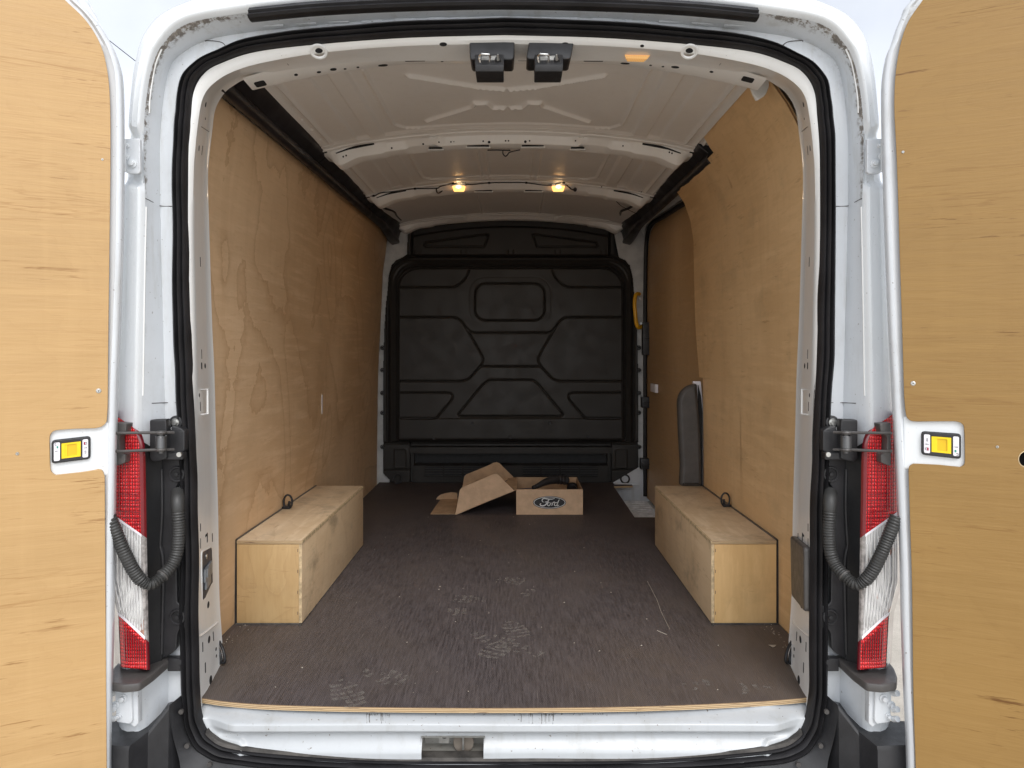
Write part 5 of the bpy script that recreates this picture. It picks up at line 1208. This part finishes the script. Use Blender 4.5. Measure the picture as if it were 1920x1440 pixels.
# ================================================================== CARDBOARD BOX AND CONTENTS
BX = empty('cardboard_box', 'open brown cardboard box with a black oval badge, its lid folded back on the floor', 'box')
xa, xb, ya, yb2, hh = .0338, .3945, 2.107, 2.487, .1365; tk = .004
MB().box(xa, xb, ya, ya+tk, .001, hh).done('front_panel', M['card'], BX, 0)
MB().box(xa, xb, yb2-tk, yb2, .001, hh).done('back_panel', M['cardin'], BX, 0)
MB().box(xa, xa+tk, ya+tk, yb2-tk, .001, hh).done('side_panel', M['cardin'], BX, 0); MB().box(xb-tk, xb, ya+tk, yb2-tk, .001, hh-.003).done('side_panel', M['cardin'], BX, 0)
MB().box(xa, xb, ya, yb2, .0003, .001).done('base_panel', M['cardin'], BX, 0)
def board(name, P3, m, nrm, parent=BX, t=.0035):
    P3 = [Vector(p) for p in P3]; nrm = Vector(nrm).normalized()*t; n = len(P3)
    return MB().add(P3+[p+nrm for p in P3], [tuple(range(n)), tuple(range(n, 2*n))]+[(i, (i+1) % n, n+(i+1) % n, n+i) for i in range(n)]).done(name, m, parent, 0)
board('lid_panel', [(xa, ya, hh), (xa, yb2, hh), (-.297, yb2, .004), (-.297, ya, .004)], M['cardin'], (0, 0, -1))
fp = [(853.5, 966), (857, 948), (862, 919), (866, 914), (905, 898), (922, 890), (929, 888.5), (935, 891), (964, 919.7)]
board('lid_flap', [W(x, y, ya+.001) for x, y in fp], M['card'], (0, 1, 0))
k_ = [W(x, y, ya) for x, y in fp]; board('lid_flap', [Vector((p.x-.003, yb2+.004, p.z+.004)) for p in k_], M['cardin'], (0, 1, 0))
board('lid_tuck_flap', [(-.297, ya+.004, .003), (-.431, ya+.004, .003), (-.425, ya+.2, .003), (-.415, yb2+.02, .003), (-.31, yb2+.02, .003)], M['cardin'], (0, 0, -1), t=.002)
board('lid_tab', [W(x, y, yb2+.02) for x, y in ((817, 937.5), (820, 932), (826, 927.5), (836, 924.5), (847, 923), (857, 924), (858, 937.5))], M['cardin'], (0, 1, 0))
board('lid_gusset', [(xa, ya+.004, hh), (xa, yb2-.004, hh), (-.015, yb2-.1, hh+.012), (-.02, ya+.12, hh+.004)], M['cardin'], (0, 0, -1))
MB().tube([W(884, 908, ya-.001), W(888, 917, ya-.001)], .0008, 4).tube([W(899, 879, yb2-.0), W(903, 890, yb2)], .0008, 4).done('fold_crease', M['cardin'], BX, 0)
# printed oval badge
LG = bpy.data.objects.new('oval_badge', None); link(LG, BX)
cxp, czp = 1030.3, 942.2; Yb_ = ya-.0012
def ell(rx, ry, Y, n=48): return [(W(cxp+rx*math.cos(2*math.pi*i/n), czp+ry*math.sin(2*math.pi*i/n), Y).x, W(cxp, czp-ry*math.sin(2*math.pi*i/n), Y).z) for i in range(n)]
bi_ = simple('badge_black', (.012, .012, .014), .5); bw_ = simple('badge_white', (.75, .74, .72), .5)
plate('badge_rim', ell(31, 12, Yb_), .0006, facing(Yb_), bi_, LG); plate('badge_line', ell(29.8, 10.9, Yb_), .0006, facing(Yb_-.0004), bw_, LG); plate('badge_field', ell(28.6, 9.9, Yb_), .0006, facing(Yb_-.0008), bi_, LG)
def S_(P, wd, n=5):                          # script stroke; coordinates are the 5.647x enlargement of the badge
    pts = crm([Vector((a, b, 0)) for a, b in P], n); out_ = []; m_ = len(pts)
    L_, R_ = [], []
    for i, p in enumerate(pts):
        t = (pts[min(i+1, m_-1)]-pts[max(i-1, 0)]).normalized(); nn2 = Vector((-t.y, t.x, 0)); w_ = wd[0]+(wd[1]-wd[0])*math.sin(math.pi*i/(m_-1))
        L_.append(p+nn2*w_/2); R_.append(p-nn2*w_/2)
    V_ = [W(780+p.x/5.647, 840+p.y/5.647, Yb_-.0013) for p in L_+R_]
    return V_, [(i, i+1, m_+i+1, m_+i) for i in range(m_-1)]
scr = MB()
for P, wd in (([(1350, 574), (1336, 562), (1338, 544), (1358, 534), (1400, 540), (1440, 541), (1470, 533)], (5, 10)),
              ([(1420, 541), (1404, 552), (1388, 580), (1370, 602), (1346, 612), (1320, 608), (1314, 594), (1326, 588)], (6, 13)),
              ([(1362, 573), (1385, 570), (1406, 572)], (5, 9)),
              ([(1412, 576), (1396, 584), (1392, 602), (1404, 611), (1418, 604), (1424, 588), (1414, 576), (1424, 584), (1440, 582)], (6, 9)),
              ([(1450, 574), (1444, 592), (1437, 611)], (7, 10)), ([(1443, 592), (1452, 578), (1466, 573), (1470, 580)], (6, 10)),
              ([(1496, 580), (1480, 577), (1466, 590), (1466, 606), (1480, 611), (1493, 598), (1500, 580)], (6, 9)),
              ([(1518, 546), (1508, 562), (1497, 590), (1493, 606), (1502, 612), (1514, 602)], (6, 11))):
    scr.add(*S_(P, wd))
scr.done('badge_script', bw_, LG, 0)
# contents
c = MB(); P = crm([W(999, 915, 2.22), W(1008, 911, 2.24), W(1020, 905, 2.27), (W(1033, 900.5, 2.3)), W(1046, 899, 2.33), W(1063, 901, 2.36)], 8); n_ = len(P)
hz_ = part('hose_elbow', None, None) if False else empty('hose_elbow', 'black ribbed plastic hose elbow lying in the open cardboard box', 'hose fitting')
MB().tube(P, [.011 if i < 7 else .013+.012*min(1, (i-7)/20) for i in range(n_)], 16).done('bent_tube', M['plastic'], hz_, 50)
for i in (2, 6, n_-3, n_-6, n_-9): MB().torus(P[i], P[min(i+1, n_-1)]-P[i-1], (.011 if i < 7 else .0255), .0025, 20, 6).done('tube_ring', M['plastic'], hz_)
cp_ = W(1073, 911, 2.34); e2 = empty('round_cap', 'black dimpled round cap beside the hose elbow, at the right end of the open box', 'cap')
rw = [[cp_+Vector((r_*math.cos(a), r_*math.sin(a)*.9-h_*.4, h_)) for a in np.linspace(0, 2*math.pi, 24, endpoint=False)] for r_, h_ in ((.030, -.06), (.032, -.02), (.030, .002), (.024, .014), (.012, .020), (.002, .021))]
loft('cap_body', rw, M['rubber'], e2, closed=True, caps=True); MB().tube([cp_+Vector((.008, -.028, .012)), cp_+Vector((.02, -.022, .0)), cp_+Vector((.026, -.01, -.015))], .002, 6).done('cap_rib', M['greyplastic'], e2)
o = MB().add([W(968, 918, 2.16), W(1003, 916, 2.20), W(1000, 914.5, 2.30), W(985, 915, 2.34), W(970, 917, 2.30)], [(0, 1, 2, 3, 4)])
o.add([p+Vector((0, 0, -.02)) for p in o.V[:5]], [(0, 1, 2, 3, 4)]); b_l = o.done('plastic_sleeve', M['blue'], None, 0); b_l['label'] = 'folded dark blue plastic sleeve in the left end of the open box'; b_l['category'] = 'plastic bag'
bpy.context.view_layer.update()
